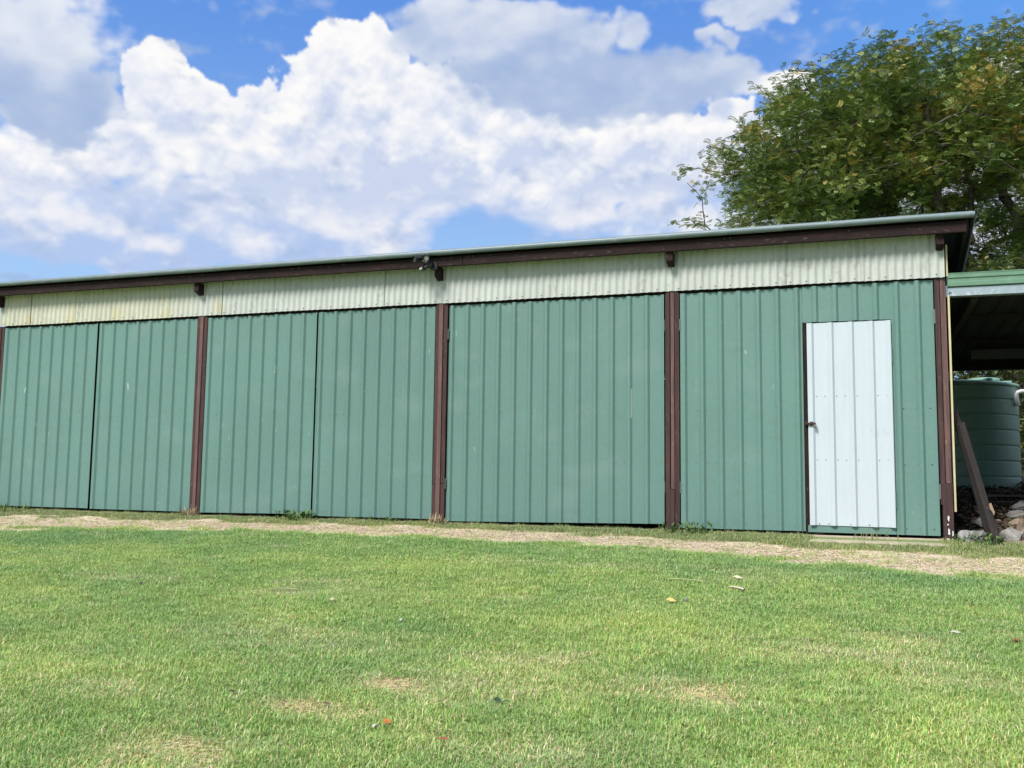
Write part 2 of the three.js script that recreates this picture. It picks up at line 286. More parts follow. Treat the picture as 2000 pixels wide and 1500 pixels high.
// ---------------------------------------------------------------- the ground
const groundY = (x, z) => {
  let y;
  if (z >= 0) y = -0.035 - 0.1 * Math.min(z, 14) - 0.012 * smoothstep(z, 0, 1);
  else { const side = smoothstep(x, 1.1, 1.45); y = -0.035 + side * 0.095 * Math.min(-z, 6.5) - (1 - side) * 0.12 * smoothstep(-z, 0.02, 0.3) * (x > -11.2 ? 1 : 0); if (z < -7) y = lerp(y, 0.58, smoothstep(-z, 7, 10)); }
  if (z > 0.4) y += smoothstep(z, 0.4, 2.2) * (0.05 * n3(x * 0.22, 3, z * 0.22) + 0.022 * n3(x * 0.7, 9, z * 0.7));
  y += 0.008 * n3(x * 2.1, 5, z * 2.1) * (z > 0.05 ? 1 : 0);
  return y;
};
function gridSheet(xs, zs, yOf, s = 1) {
  const pos = [], uv = [], idx = [], nx = xs.length;
  for (const z of zs) for (const x of xs) { pos.push(x, yOf(x, z), z); uv.push(x * s, z * s); }
  for (let j = 0; j < zs.length - 1; j++) for (let i = 0; i < nx - 1; i++) { const a = j * nx + i; idx.push(a, a + nx, a + 1, a + 1, a + nx, a + nx + 1); }
  const g = new THREE.BufferGeometry(); g.setAttribute('position', new THREE.Float32BufferAttribute(pos, 3)); g.setAttribute('uv', new THREE.Float32BufferAttribute(uv, 2)); g.setIndex(idx); g.computeVertexNormals(); return g;
}
const axis = (lo, hi, step, far) => { const l = []; for (let v = lo; v <= hi + 1e-6; v += step) l.push(v); let a = step; let v = hi; while (v < far) { a *= 1.35; v += a; l.push(v); } a = step; v = lo; while (v > -far) { a *= 1.35; v -= a; l.unshift(v); } return l; };
const lawnTex = makeTex(1024, 1024, (u, v) => {
  const a = tile(u, v, 14, 2, 4), b = tile(u, v, 90, 6, 3), c = tile(u, v, 6, 9, 4);
  let q = mix3([0.10, 0.17, 0.045], [0.21, 0.27, 0.085], clamp(0.5 + a * 1.1 + b * 1.3, 0, 1));
  return mix3(q, [0.3, 0.25, 0.14], smoothstep(c + b * 0.6, 0.16, 0.5) * 0.6);
});
lawnTex.repeat.set(0.4, 0.4);
const lawn = part('lawn_ground', gridSheet(axis(-13, 5, 0.15, 900), axis(-8, 9, 0.12, 900), groundY), mat({ map: lawnTex, roughness: 1 }), scene);
struct(lawn);
// worn strip of straw-coloured dirt along the shed
const pathMid = (x) => { const P = [[-30, 1.6], [-12, 1.25], [-10.2, 1.05], [-9, 0.92], [-7, 0.6], [-4, 0.57], [-1.5, 0.75], [-0.1, 1.06], [0.9, 1.13], [1.5, 1.17], [4, 1.35], [30, 2]]; for (let i = 1; i < P.length; i++) if (x <= P[i][0]) { const t = (x - P[i - 1][0]) / (P[i][0] - P[i - 1][0]); return lerp(P[i - 1][1], P[i][1], t); } return 1.5; };
const pathHalf = (x) => lerp(0.72, 0.36, smoothstep(x, -10.5, -6.6)) + 0.1 * smoothstep(x, -2, 0.5) + 0.07 * n3(x * 0.9, 1, 4) + 0.05 * n3(x * 3.1, 7, 2);
const pathTex = makeTex(1024, 512, (u, v) => {
  const a = tile(u, v, 22, 4, 4), b = tile(u, v, 120, 8, 3), c = tile(u, v, 9, 3, 4);
  let q = mix3([0.43, 0.35, 0.235], [0.63, 0.54, 0.395], clamp(0.5 + a * 1.2 + b * 1.6, 0, 1));
  return mix3(q, [0.2, 0.19, 0.09], smoothstep(c + b * 0.5, 0.12, 0.4) * 0.55);
});
{
  const pos = [], uv = [], idx = [], NX = 520, NV = 10;
  for (let i = 0; i <= NX; i++) for (let j = 0; j <= NV; j++) {
    const x = -20 + 26 * i / NX, t = j / NV * 2 - 1, h = pathHalf(x) * (1 + 0.22 * n3(x * 5, t > 0 ? 3 : 8, 1) * Math.abs(t)), z = pathMid(x) + t * h;
    pos.push(x, groundY(x, z) + 0.006, z); uv.push(x * 0.5, z * 1.0);
  }
  for (let i = 0; i < NX; i++) for (let j = 0; j < NV; j++) { const a = i * (NV + 1) + j; idx.push(a, a + 1, a + NV + 1, a + NV + 1, a + 1, a + NV + 2); }
  const g = new THREE.BufferGeometry(); g.setAttribute('position', new THREE.Float32BufferAttribute(pos, 3)); g.setAttribute('uv', new THREE.Float32BufferAttribute(uv, 2)); g.setIndex(idx); g.computeVertexNormals();
  struct(part('dirt_path', g, mat({ map: pathTex, roughness: 1 }), scene));
}
const soilTex = makeTex(512, 512, (u, v) => mix3([0.03, 0.022, 0.016], [0.1, 0.075, 0.055], clamp(0.5 + tile(u, v, 20, 3) * 1.3 + tile(u, v, 90, 5, 3) * 1.2, 0, 1)));
{
  const xs = [], zs = []; for (let x = 1.1; x <= 6.01; x += 0.1) xs.push(x); for (let z = -7; z <= 0.02; z += 0.1) zs.push(z);
  struct(part('bare_soil', gridSheet(xs, zs, (x, z) => groundY(x, z) + 0.01 + 0.03 * smoothstep(-z, 0, 1.2) * (1 + n3(x * 1.7, 2, z * 1.7))), mat({ map: soilTex, roughness: 1 }), scene));
}
struct(part('concrete_apron', box(-0.22, 0.99, -0.3, -0.05, 0.026, 0.42, 0.012), M.concrete, scene));

// ---------------------------------------------------------------- the shed
const XL = -10.86, XR = 1.06, DEEP = 6.0, ROOFY = 3.058, FALL = 0.125;
const shed = thing('shed', 'long green metal shed with four door bays, brown timber posts and a white side door', 'shed', [-4.9, 0, -3]);
// body: floor, back and end walls
part('floor_slab', box(XL + 0.03, XR - 0.02, -0.4, -0.022, -DEEP, 0.022, 0.008), M.concrete, shed);
const dullTeal = mat({ color: rgb(0.13, 0.29, 0.23), roughness: 0.6 });
part('rear_wall', box(XL, XR, -0.2, ROOFY - DEEP * FALL - 0.13, -DEEP - 0.05, -DEEP, 0.002), dullTeal, shed);
for (const [x, m] of [[XL + 0.004, dullTeal], [XR - 0.034, dullTeal]]) {
  const s = new THREE.Shape([[0.035, -0.2], [DEEP, -0.2], [DEEP, ROOFY - DEEP * FALL - 0.12], [0.035, ROOFY - 0.12]].map((p) => new THREE.Vector2(...p)));
  const g = new THREE.ExtrudeGeometry(s, { depth: 0.03, bevelEnabled: false }); g.rotateY(Math.PI / 2); g.translate(x, 0, 0); part('end_wall', g, m, shed);
}
part('header_beam', box(XL + 0.04, XR - 0.05, 2.43, 2.56, -0.11, -0.03, 0.003), M.dark, shed);
// corrugated gable sheets above the doors
const corr = (x0, x1, z) => { const P = [], n = Math.round((x1 - x0) / 0.0762 * 10); for (let i = 0; i <= n; i++) { const x = x0 + (x1 - x0) * i / n; P.push([x, z + 0.0088 * Math.cos((x - x0) / 0.0762 * 6.28318)]); } return P; };
const CLADY = (x) => 2.482 + 0.004 * n3(x * 0.7, 4, 4);
{
  const nails = [];
  for (let i = 0; i < LAPS.length - 1; i++) {
    const x1 = LAPS[i + 1] + (i < LAPS.length - 2 ? 0.035 : 0), lift = (i % 2) * 0.0035;
    part('corrugated_sheet', sheet(corr(LAPS[i], x1, 0.036 + lift), (x) => CLADY(x) - lift, 3.0, uvClad, true), M.clad, shed);
    for (let k = 0; k < 4; k++) { const x = LAPS[i] + 0.0762 * Math.round((0.06 + k * 0.2) / 0.0762) ; if (x < x1 - 0.02) nails.push(dome(x, 2.508 + CLADY(x) - 2.482, 0.045 + lift, 0.0075)); }
  }
  const s = part('roofing_screws', merge(nails), M.steel, shed); s.userData.kind = 'stuff';
}
// fascia boards, roof edge, rafter tails
const FX = [[XL - 0.35, -3.895], [-3.889, 1.246]];
FX.forEach(([a, b], i) => part('fascia_board', box(a, b, 2.877 - i * 0.003, 2.98, 0.15 + i * 0.003, 0.188 + i * 0.003, 0.003, i), M.fascia, shed));
{
  const nails = []; for (const x of [-4.15, -4.04, -3.83, -3.77, -3.55, -9.3, -6.1, -6.02, -1.0, -0.94, 0.2]) nails.push(dome(x, 2.964 - ((x * 37) % 1) * 0.01, 0.188 + (x > -3.89 ? 0.003 : 0), 0.006));
  part('fascia_nails', merge(nails), M.steel, shed).userData.kind = 'stuff';
}
const capJoints = [XL - 0.4, -9.05, -7.2, -5.05, -3.97, -2.1, -0.42, 1.313];
for (let i = 0; i < capJoints.length - 1; i++) {         // rolled sheet-metal edge of the roof
  const P = [], r = 0.0315 + (i % 2) * 0.0014;
  for (let k = 0; k <= 14; k++) { const a = lerp(-0.62 * Math.PI, 0.72 * Math.PI, k / 14); P.push([0.225 + Math.cos(a) * r, 3.028 + Math.sin(a) * r]); }
  P.push([0.11, 3.058]);
  const x0 = capJoints[i] - (i ? 0.02 : 0), x1 = capJoints[i + 1], pos = [], uv = [], idx = [], S = 8;
  for (let k = 0; k < P.length; k++) for (let s = 0; s <= S; s++) { const x = lerp(x0, x1, s / S), d = 0.0025 * n3(x * 2.2, 6, 1); pos.push(x, P[k][1] + d, P[k][0]); uv.push(x * 0.9, k * 0.03); }
  for (let k = 0; k < P.length - 1; k++) for (let s = 0; s < S; s++) { const a = k * (S + 1) + s; idx.push(a, a + 1, a + S + 1, a + 1, a + S + 2, a + S + 1); }
  const g = new THREE.BufferGeometry(); g.setAttribute('position', new THREE.Float32BufferAttribute(pos, 3)); g.setAttribute('uv', new THREE.Float32BufferAttribute(uv, 2)); g.setIndex(idx); g.computeVertexNormals();
  part('roof_edge_roll', g, M.cap, shed);
}
{ // corrugated roof, purlins, rolled side edge
  const roofAt = (z) => ROOFY - 0.012 + (z - 0.28) * FALL, flare = (x, z) => x + (x > 0.9 ? 0.05 * (0.28 - z) : 0);
  const n = 620, pos = [], idx = [];
  for (let i = 0; i <= n; i++) { const x = lerp(XL - 0.38, 1.3, i / n), c = 0.008 * Math.cos(x / 0.0762 * 6.28318); for (const z of [0.25, -1.5, -DEEP - 0.35]) pos.push(flare(x, z), roofAt(z) + c, z); }
  for (let i = 0; i < n; i++) for (let k = 0; k < 2; k++) { const a = i * 3 + k; idx.push(a, a + 3, a + 1, a + 1, a + 3, a + 4); }
  const g = new THREE.BufferGeometry(); g.setAttribute('position', new THREE.Float32BufferAttribute(pos, 3)); g.setIndex(idx); g.computeVertexNormals();
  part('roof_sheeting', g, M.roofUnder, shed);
  for (let z = 0.12; z > -6; z -= 1.15) part('purlin', box(XL - 0.3, 1.2 + 0.045 * -z, roofAt(z) - 0.085, roofAt(z) - 0.012, z - 0.07, z, 0.003), M.fascia, shed);
  const barge = (dx, r, y) => { const c = new THREE.CatmullRomCurve3([0.25, -1, -2.5, -4.5, -DEEP - 0.3].map((z) => new THREE.Vector3(flare(1.305, z) + dx, roofAt(z) + y, z))); return new THREE.TubeGeometry(c, 20, r, 8); };
  part('side_roll', barge(0, 0.024, -0.008), M.steelDark, shed);
  const bb = box(1.225, 1.262, -0.07, 0.03, -DEEP - 0.3, 0.148, 0.002); { const p = bb.attributes.position; for (let i = 0; i < p.count; i++) { const z = p.getZ(i); p.setY(i, p.getY(i) + roofAt(z) - 0.05); p.setX(i, p.getX(i) + 0.05 * (0.28 - z)); } bb.computeVertexNormals(); }
  part('barge_board', bb, M.dark, shed);
  const rx = [[XL + 0.02, 0.175], [-7.53, 0.175], [-4.226, 0.17], [-1.568, 0.19], [1.02, 0.17]];
  for (const [x, o] of rx) {                              // rafter tails under the fascia, cut on the slant
    const s = new THREE.Shape([[-DEEP, 2.87 - DEEP * FALL], [o - 0.03, 2.89], [o - 0.03, 2.782], [0.06, 2.745], [-DEEP, 2.735 - DEEP * FALL]].map((p) => new THREE.Vector2(...p)));
    const g2 = new THREE.ExtrudeGeometry(s, { depth: 0.062, bevelEnabled: true, bevelSize: 0.003, bevelThickness: 0.003, bevelSegments: 1 }); g2.rotateY(-Math.PI / 2); g2.translate(x + 0.031, 0, 0);
    part('rafter', g2, M.fascia, shed);
  }
  const bolt = new THREE.CylinderGeometry(0.006, 0.003, 0.045, 8); bolt.translate(-1.56, 2.735, 0.075); part('bolt', bolt, M.rust, shed);
}
// posts: a centre board with a darker board either side
function post(x0, x1, boards, foot) {
  const g = sub('post', shed, [(x0 + x1) / 2, 0, 0]);
  let i = 0;
  for (const [a, b, z, y0, pale] of boards) part('board', box(x0 + a, x0 + b, y0, 2.475, -0.06, z, 0.003, i++ + x0), pale ? M.woodPale : M.wood, g);
  if (foot) for (const f of foot) part('foot_block', box(x0 + f[0], x0 + f[1], -0.12, f[2], -0.05, f[3], 0.003, 3 + x0), M.wood, g);
  return g;
}
post(-10.885, -10.785, [[0, 0.05, 0.032, -0.15, 0], [0.054, 0.1, 0.022, -0.15, 0]]);
post(-7.585, -7.43, [[0.0, 0.05, 0.022, -0.12, 0], [0.052, 0.1, 0.036, -0.12, 1], [0.102, 0.155, 0.022, -0.12, 0]]);
post(-4.29, -4.133, [[0.004, 0.05, 0.02, 0.42, 0], [0.052, 0.102, 0.036, -0.12, 1], [0.106, 0.153, 0.022, 0.42, 0]], [[0.0, 0.05, 0.416, 0.024], [0.105, 0.157, 0.416, 0.025]]);
post(-1.642, -1.492, [[0.002, 0.05, 0.022, -0.1, 0], [0.06, 0.096, 0.03, 0.4, 1], [0.099, 0.148, 0.02, -0.1, 0]], [[0.052, 0.097, 0.396, 0.034]]);
const cornerPost = post(0.966, 1.066, [[0.0, 0.044, 0.024, 0.30, 0], [0.05, 0.1, 0.012, 0.5, 1]]);
part('foot_block', box(0.982, 1.072, -0.18, 0.497, -0.07, 0.026, 0.006, 9), M.wood, cornerPost);
{ // flaked white paint at the foot of the corner post
  const r = rng(5), l = [];
  for (const [x, y, w, h] of [[1.026, 0.175, 0.018, 0.06], [1.026, 0.045, 0.02, 0.075], [1.06, 0.02, 0.016, 0.09], [1.02, 0.115, 0.02, 0.014], [1.015, -0.02, 0.024, 0.02]]) {
    const s = new THREE.Shape(); for (let k = 0; k < 14; k++) { const a = k / 14 * 6.283, q = 0.55 + r() * 0.6; s[k ? 'lineTo' : 'moveTo'](x + Math.cos(a) * w / 2 * q, y + Math.sin(a) * h / 2 * q); }
    const g = new THREE.ExtrudeGeometry(s, { depth: 0.002, bevelEnabled: false }); g.translate(0, 0, 0.026); l.push(g);
  }
  part('paint_flakes', merge(l), mat({ color: rgb(0.72, 0.72, 0.7), roughness: 0.7 }), cornerPost).userData.kind = 'stuff';
}
part('corner_strip', box(1.082, 1.1, 0.235, 2.3, -0.012, 0.012, 0.002), M.cream, shed);
part('corner_strip', box(1.076, 1.092, 2.49, 2.8, -0.012, 0.012, 0.002), M.cream, shed);

// door leaves: ribbed sheets on hidden frames
const LEAFTOP = 2.452;
function leaf(x0, x1, first, pitch, split, opt = {}) {
  const g = sub('door_leaf', shed, [(x0 + x1) / 2, opt.y0 ?? 0.02, 0]);
  const y0 = opt.y0 ?? 0.02, y1 = opt.y1 ?? LEAFTOP, tilt = opt.tilt ?? 0, z = opt.z ?? 0;
  const yb = (x) => y0 + tilt * (x - x0) / (x1 - x0), screws = [];
  const edges = [x0, ...split, x1];
  for (let i = 0; i < edges.length - 1; i++) {
    const a = edges[i], b = edges[i + 1] + (i < edges.length - 2 ? 0.02 : 0), zz = z + (i % 2) * 0.0026;
    part('ribbed_sheet', sheet(ribbed(a, b, ribsOf(a, b, first, pitch), zz), yb, y1, uvFacade), M.teal, g);
  }
  for (const y of [1.22, 0.68, 0.07]) for (let c = first; c < x1; c += pitch) for (const d of [0.045, 0.135]) if ((d < 0.1 || (Math.round(c * 10) % 3)) && c + d < x1 - 0.02) screws.push(dome(c + d, y + 0.004 * n3(c * 5, y, 2), z + 0.0026, 0.0058, 0.3));
  part('screws', merge(screws), M.tealScrew, g).userData.kind = 'stuff';
  part('frame_rail', box(x0 + 0.03, x1 - 0.03, 0.06, 2.42, -0.05, -0.004 + z, 0.002), M.dark, g);
  for (const s of opt.hinges ?? []) for (const y of [2.12, 0.42]) part('hinge', merge([box(s - 0.007, s + 0.007, y - 0.06, y + 0.06, 0.018, 0.024, 0.001), (() => { const c = new THREE.CylinderGeometry(0.006, 0.006, 0.12, 8); c.translate(s, y, 0.025); return c; })()]), opt.hm ?? M.rust, g);
  return g;
}
leaf(-10.78, -9.172, -10.75, 0.1965, [-9.99], { y0: 0.02, tilt: 0.0 });
leaf(-9.161, -7.592, -9.115, 0.1965, [-8.35], { y0: 0.015, tilt: 0.0 });
leaf(-7.42, -5.85, -7.39, 0.1925, [-6.64], { y0: 0.012, tilt: 0.02 });
leaf(-5.84, -4.298, -5.79, 0.1925, [-5.04], { y0: 0.012, tilt: 0.006, z: 0.002 });
leaf(-4.122, -2.884, -4.085, 0.188, [-3.35], { y0: 0.0, tilt: 0.02, hinges: [-4.125], hm: M.steel });
leaf(-2.894, -1.652, -2.78, 0.188, [-2.05], { y0: 0.02, tilt: 0.022, hinges: [-1.65], z: 0.004, hm: M.steel });
leaf(-1.482, -0.258, -1.448, 0.1895, [-0.7], { y0: 0.006, tilt: 0.006, hinges: [-1.486], hm: M.steel });
{ // last leaf, cut out round the white side door
  const g = sub('door_leaf', shed, [0.35, 0, 0]);
  const ribs = ribsOf(-0.252, 0.956, -0.135, 0.1895);
  part('ribbed_sheet', sheet(ribbed(-0.256, 0.574, ribs, 0.003), 2.094, 2.46, uvFacade), M.teal, g);
  part('ribbed_sheet', sheet(ribbed(0.572, 0.955, ribs.filter((c) => c > 0.6), 0.0055), 0.006, 2.462, uvFacade), M.teal, g);
  part('sill_strip', box(-0.236, 0.57, 0.004, 0.072, -0.02, 0.006, 0.003), mat({ color: rgb(...TEAL), roughness: 0.5 }), g);
  part('door_jamb', box(-0.252, -0.222, 0.0, 2.095, -0.05, 0.004, 0.002), M.fascia, g);
  part('frame_rail', merge([box(-0.22, 0.93, 2.1, 2.42, -0.05, -0.004, 0.002), box(0.58, 0.93, 0.06, 2.098, -0.05, -0.004, 0.002)]), M.dark, g);
  const sc = []; for (const y of [1.22, 0.68, 0.07]) for (const x of [0.66, 0.78, 0.9]) sc.push(dome(x, y, 0.008, 0.0075)); part('screws', merge(sc), M.steel, g).userData.kind = 'stuff';
  for (const y of [2.1, 0.42]) part('hinge', box(0.952, 0.968, y - 0.07, y + 0.07, 0.024, 0.031, 0.002), M.steel, g);
}
{
  const g = sub('side_door', shed, [0.18, 0.07, 0]); g.userData.label = 'white ribbed metal side door with a brown bolt';
  const ribs = [-0.185, 0.005, 0.195, 0.385, 0.548];
  part('door_sheet', sheet(ribbed(-0.217, 0.568, ribs, 0.014, 0.022, 0.07, 0.03), (x) => 0.074 - 0.004 * x, 2.082, (x, y) => [(x + 0.22) / 0.8, y / 2.1]), M.white, g);
  part('door_frame', box(-0.2, 0.56, 0.09, 2.07, -0.04, 0.008, 0.002), M.dark, g);
  const sc = []; for (const y of [1.345, 0.715]) for (const c of ribs) for (const d of [0.05, 0.13]) if (d < 0.1 ? c < 0.5 : (c * 100 | 0) % 2 === 0 && c < 0.4) sc.push(dome(c + d, y, 0.015, 0.0055));
  for (const c of [-0.13, -0.04, 0.16, 0.33, 0.41, 0.53]) sc.push(dome(c, 0.09, 0.015, 0.0065));
  part('screws', merge(sc), M.steel, g).userData.kind = 'stuff';
  for (const y of [1.75, 0.34]) part('hinge', box(0.564, 0.578, y - 0.085, y + 0.085, 0.012, 0.024, 0.002), mat({ color: rgb(0.12, 0.2, 0.18), roughness: 0.5, metalness: 0.3 }), g);
  const bolt = [box(-0.243, -0.145, 1.062, 1.082, 0.044, 0.06, 0.003), box(-0.20, -0.17, 1.052, 1.092, 0.04, 0.048, 0.002), box(-0.246, -0.224, 1.05, 1.094, 0.004, 0.05, 0.003)];
  part('bolt', merge(bolt), M.rust, g);
  const lock = box(-0.163, -0.139, 1.03, 1.058, 0.046, 0.062, 0.004), arc = new THREE.TorusGeometry(0.009, 0.003, 6, 10, Math.PI); arc.translate(-0.151, 1.058, 0.054); part('padlock', merge([lock, arc]), M.steel, g);
}

// ---------------------------------------------------------------- floodlight on the fascia
{
  const g = thing('flood_light', 'black twin-head security floodlight with a sensor, fixed to the brown fascia board', 'floodlight', [-4.2, 2.86, 0.19]);
  const glass = mat({ color: rgb(0.4, 0.43, 0.38), roughness: 0.2, metalness: 0.2 });
  const base = new THREE.CylinderGeometry(0.048, 0.052, 0.03, 20); base.rotateX(Math.PI / 2); base.translate(-4.24, 2.868, 0.256);
  const block = box(-4.30, -4.235, 2.85, 2.915, 0.262, 0.325, 0.01); base.translate(0, 0.01, -0.05); block.translate(0, 0.01, -0.05); part('base', merge([base, block]), M.black, g);
  const rod = (a, b, r) => new THREE.TubeGeometry(new THREE.LineCurve3(new THREE.Vector3(...a), new THREE.Vector3(...b)), 1, r, 8);
  part('arm', merge([rod([-4.27, 2.9, 0.25], [-4.285, 2.945, 0.28], 0.014), rod([-4.28, 2.9, 0.25], [-4.40, 2.95, 0.26], 0.013), rod([-4.29, 2.88, 0.26], [-4.335, 2.84, 0.28], 0.012)]), M.black, g);
  for (const [c, d] of [[[-4.285, 2.95, 0.31], [0.12, -0.25, 1]], [[-4.415, 2.955, 0.30], [-0.75, -0.3, 0.75]]]) {
    const q = new THREE.Quaternion().setFromUnitVectors(new THREE.Vector3(0, 1, 0), new THREE.Vector3(...d).normalize());
    const shell = new THREE.LatheGeometry([[0.001, -0.075], [0.02, -0.072], [0.026, -0.055], [0.03, -0.02], [0.038, 0.0], [0.04, 0.03], [0.036, 0.032], [0.034, 0.012]].map((p) => new THREE.Vector2(...p)), 22);
    const lens = new THREE.LatheGeometry([[0.0005, 0.02], [0.02, 0.017], [0.0345, 0.011]].map((p) => new THREE.Vector2(...p)), 20);
    const put = (s) => { s.applyQuaternion(q); s.translate(...c); return s; };
    const h = sub('lamp_head', g, c); part('lamp_shell', put(shell), M.black, h); part('lens', put(lens), glass, h);
  }
  const s = sub('sensor', g, [-4.345, 2.835, 0.29]);
  part('sensor_body', (() => { const b = box(-0.03, 0.03, -0.022, 0.022, -0.03, 0.03, 0.012); b.rotateZ(0.25); b.rotateY(-0.3); b.translate(-4.345, 2.838, 0.285); return b; })(), M.black, s);
  part('sensor_window', (() => { const b = box(-0.02, 0.02, -0.014, 0.012, 0.026, 0.034, 0.004); b.rotateZ(0.25); b.rotateY(-0.3); b.translate(-4.345, 2.834, 0.285); return b; })(), glass, s);
}

// ---------------------------------------------------------------- carport on the right end
{
  const g = thing('carport', 'open lean-to carport with green gutter and galvanised beam right of the shed', 'carport', [3.2, 0, -2]);
  const green = mat({ map: metalTexOf([0.135, 0.25, 0.165], [0.17, 0.29, 0.21], 33, 0.6), roughness: 0.42 });
  const galv = mat({ map: (() => { const t = metalTexOf([0.36, 0.43, 0.46], [0.58, 0.64, 0.66], 41, 1); t.repeat.set(1.6, 1.6); return t; })(), roughness: 0.4, metalness: 0.35 });
  const soffitShade = mat({ color: rgb(0.026, 0.027, 0.026), roughness: 0.8 });  // near-black colour stands in for the shade under the carport roof
  const prof = new THREE.Shape([[0.0, 2.385], [0.012, 2.385], [0.06, 2.388], [0.066, 2.394], [0.066, 2.43], [0.058, 2.437], [0.058, 2.468], [0.068, 2.474], [0.068, 2.506], [0.072, 2.518], [0.064, 2.522], [0.058, 2.515], [0.058, 2.48], [0.046, 2.47], [0.046, 2.4], [0.0, 2.396]].map((p) => new THREE.Vector2(...p)));
  const gut = new THREE.ExtrudeGeometry(prof, { depth: 7.6, bevelEnabled: false }); gut.rotateY(-Math.PI / 2); gut.scale(-1, 1, 1); gut.scale(-1, 1, 1); gut.translate(8.69, 0, -0.06); part('gutter', gut, green, g);
  const cap = box(1.083, 1.0875, 2.387, 2.516, -0.055, 0.004, 0.001); part('gutter_end', cap, green, g);
  part('front_beam', box(1.07, 8.7, 2.298, 2.383, -0.105, -0.012, 0.004), galv, g);
  part('beam_bracket', box(1.066, 1.084, 2.29, 2.40, -0.1, -0.004, 0.002), mat({ color: rgb(0.2, 0.24, 0.26), roughness: 0.5, metalness: 0.4 }), g);
  const hook = new THREE.TorusGeometry(0.011, 0.0028, 6, 12, 4.2); hook.translate(1.108, 2.325, -0.006); part('hook', hook, M.rust, g);
  const roofZ = (z) => 2.40 + z * 0.062;
  const n = 400, pos = [], idx = []; for (let i = 0; i <= n; i++) { const x = lerp(1.09, 8.75, i / n), c = 0.012 * (Math.abs(((x / 0.19) % 1) - 0.5) < 0.17 ? 1 : 0); for (const z of [-0.03, -4.25]) pos.push(x, roofZ(z) + c, z); }  // roof carried on wider out of view to darken the carport
  for (let i = 0; i < n; i++) { const a = i * 2; idx.push(a, a + 2, a + 1, a + 1, a + 2, a + 3); }
  const rg = new THREE.BufferGeometry(); rg.setAttribute('position', new THREE.Float32BufferAttribute(pos, 3)); rg.setIndex(idx); rg.computeVertexNormals(); part('roof_sheet', rg, soffitShade, g);
  const incl = (x0, x1, h0, h1, z0, z1) => { const b = box(x0, x1, h0, h1, z0, z1, 0.002), p = b.attributes.position; for (let i = 0; i < p.count; i++) p.setY(i, p.getY(i) + roofZ(p.getZ(i))); b.computeVertexNormals(); return b; };
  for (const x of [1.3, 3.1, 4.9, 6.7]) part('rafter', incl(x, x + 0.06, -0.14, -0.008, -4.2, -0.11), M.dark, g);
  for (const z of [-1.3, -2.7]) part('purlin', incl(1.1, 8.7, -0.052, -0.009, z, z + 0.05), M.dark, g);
  part('cross_beam', box(1.7, 3.3, 2.07, 2.185, -3.34, -3.26, 0.003), mat({ color: rgb(0.075, 0.08, 0.08), roughness: 0.7 }), g);
  part('added_shade_wall', box(3.36, 3.4, -0.2, 2.12, -4.1, -0.2, 0.003), soffitShade, g);  // unseen wall added to keep light out of the carport
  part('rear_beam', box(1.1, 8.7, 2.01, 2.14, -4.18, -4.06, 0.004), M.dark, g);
  for (const z of [-0.09, -4.12]) part('steel_post', box(8.55, 8.63, -0.3, z > -1 ? 2.3 : 2.01, z - 0.04, z + 0.04, 0.004), galv, g);
}

// ---------------------------------------------------------------- water tank and its pipe
{
  const TX = 1.64, TZ = -5.05, TY = 0.4, R = 0.872;
  const g = thing('water_tank', 'round dark green plastic rainwater tank with moulded bands, behind the carport', 'water tank', [TX, TY, TZ]);
  const green = mat({ map: metalTexOf([0.19, 0.34, 0.27], [0.23, 0.375, 0.31], 51, 0.7), roughness: 0.5 });
  const P = [[0.001, 0], [R - 0.02, 0], [R, 0.03]];
  for (let y = 0.18; y < 1.4; y += 0.212) P.push([R, y - 0.022], [R - 0.007, y - 0.014], [R - 0.016, y - 0.008], [R - 0.016, y + 0.008], [R - 0.007, y + 0.014], [R, y + 0.022]);
  P.push([R, 1.42], [R - 0.01, 1.44], [0.001, 1.44]);
  const b = new THREE.LatheGeometry(P.map((p) => new THREE.Vector2(...p)), 72); b.translate(TX, TY, TZ); part('tank_body', toCreased(b), green, g);
  const lid = new THREE.LatheGeometry([[R - 0.02, 1.425], [R + 0.015, 1.43], [R + 0.022, 1.45], [R + 0.012, 1.475], [R - 0.06, 1.485], [R - 0.09, 1.5], [R - 0.25, 1.51], [R - 0.28, 1.525], [0.35, 1.54], [0.001, 1.545]].map((p) => new THREE.Vector2(...p)), 72); lid.translate(TX, TY, TZ);
  const lidMat = green; part('tank_lid', toCreased(lid), lidMat, g);
  const hatch = new THREE.LatheGeometry([[0.001, 0.06], [0.16, 0.058], [0.2, 0.05], [0.21, 0.02], [0.2, 0]].map((p) => new THREE.Vector2(...p)), 28); hatch.translate(TX + 0.42, TY + 1.515, TZ + 0.2); part('hatch', toCreased(hatch), lidMat, g);
  for (let k = 0; k < 8; k++) { const a = k * 0.785 + 0.2, rb = box(-0.22, 0.22, 0, 0.03, -0.035, 0.035, 0.01); rb.rotateY(-a); rb.translate(TX + Math.cos(a) * 0.58, TY + 1.505, TZ + Math.sin(a) * 0.58); part('lid_rib', rb, lidMat, g); }
}
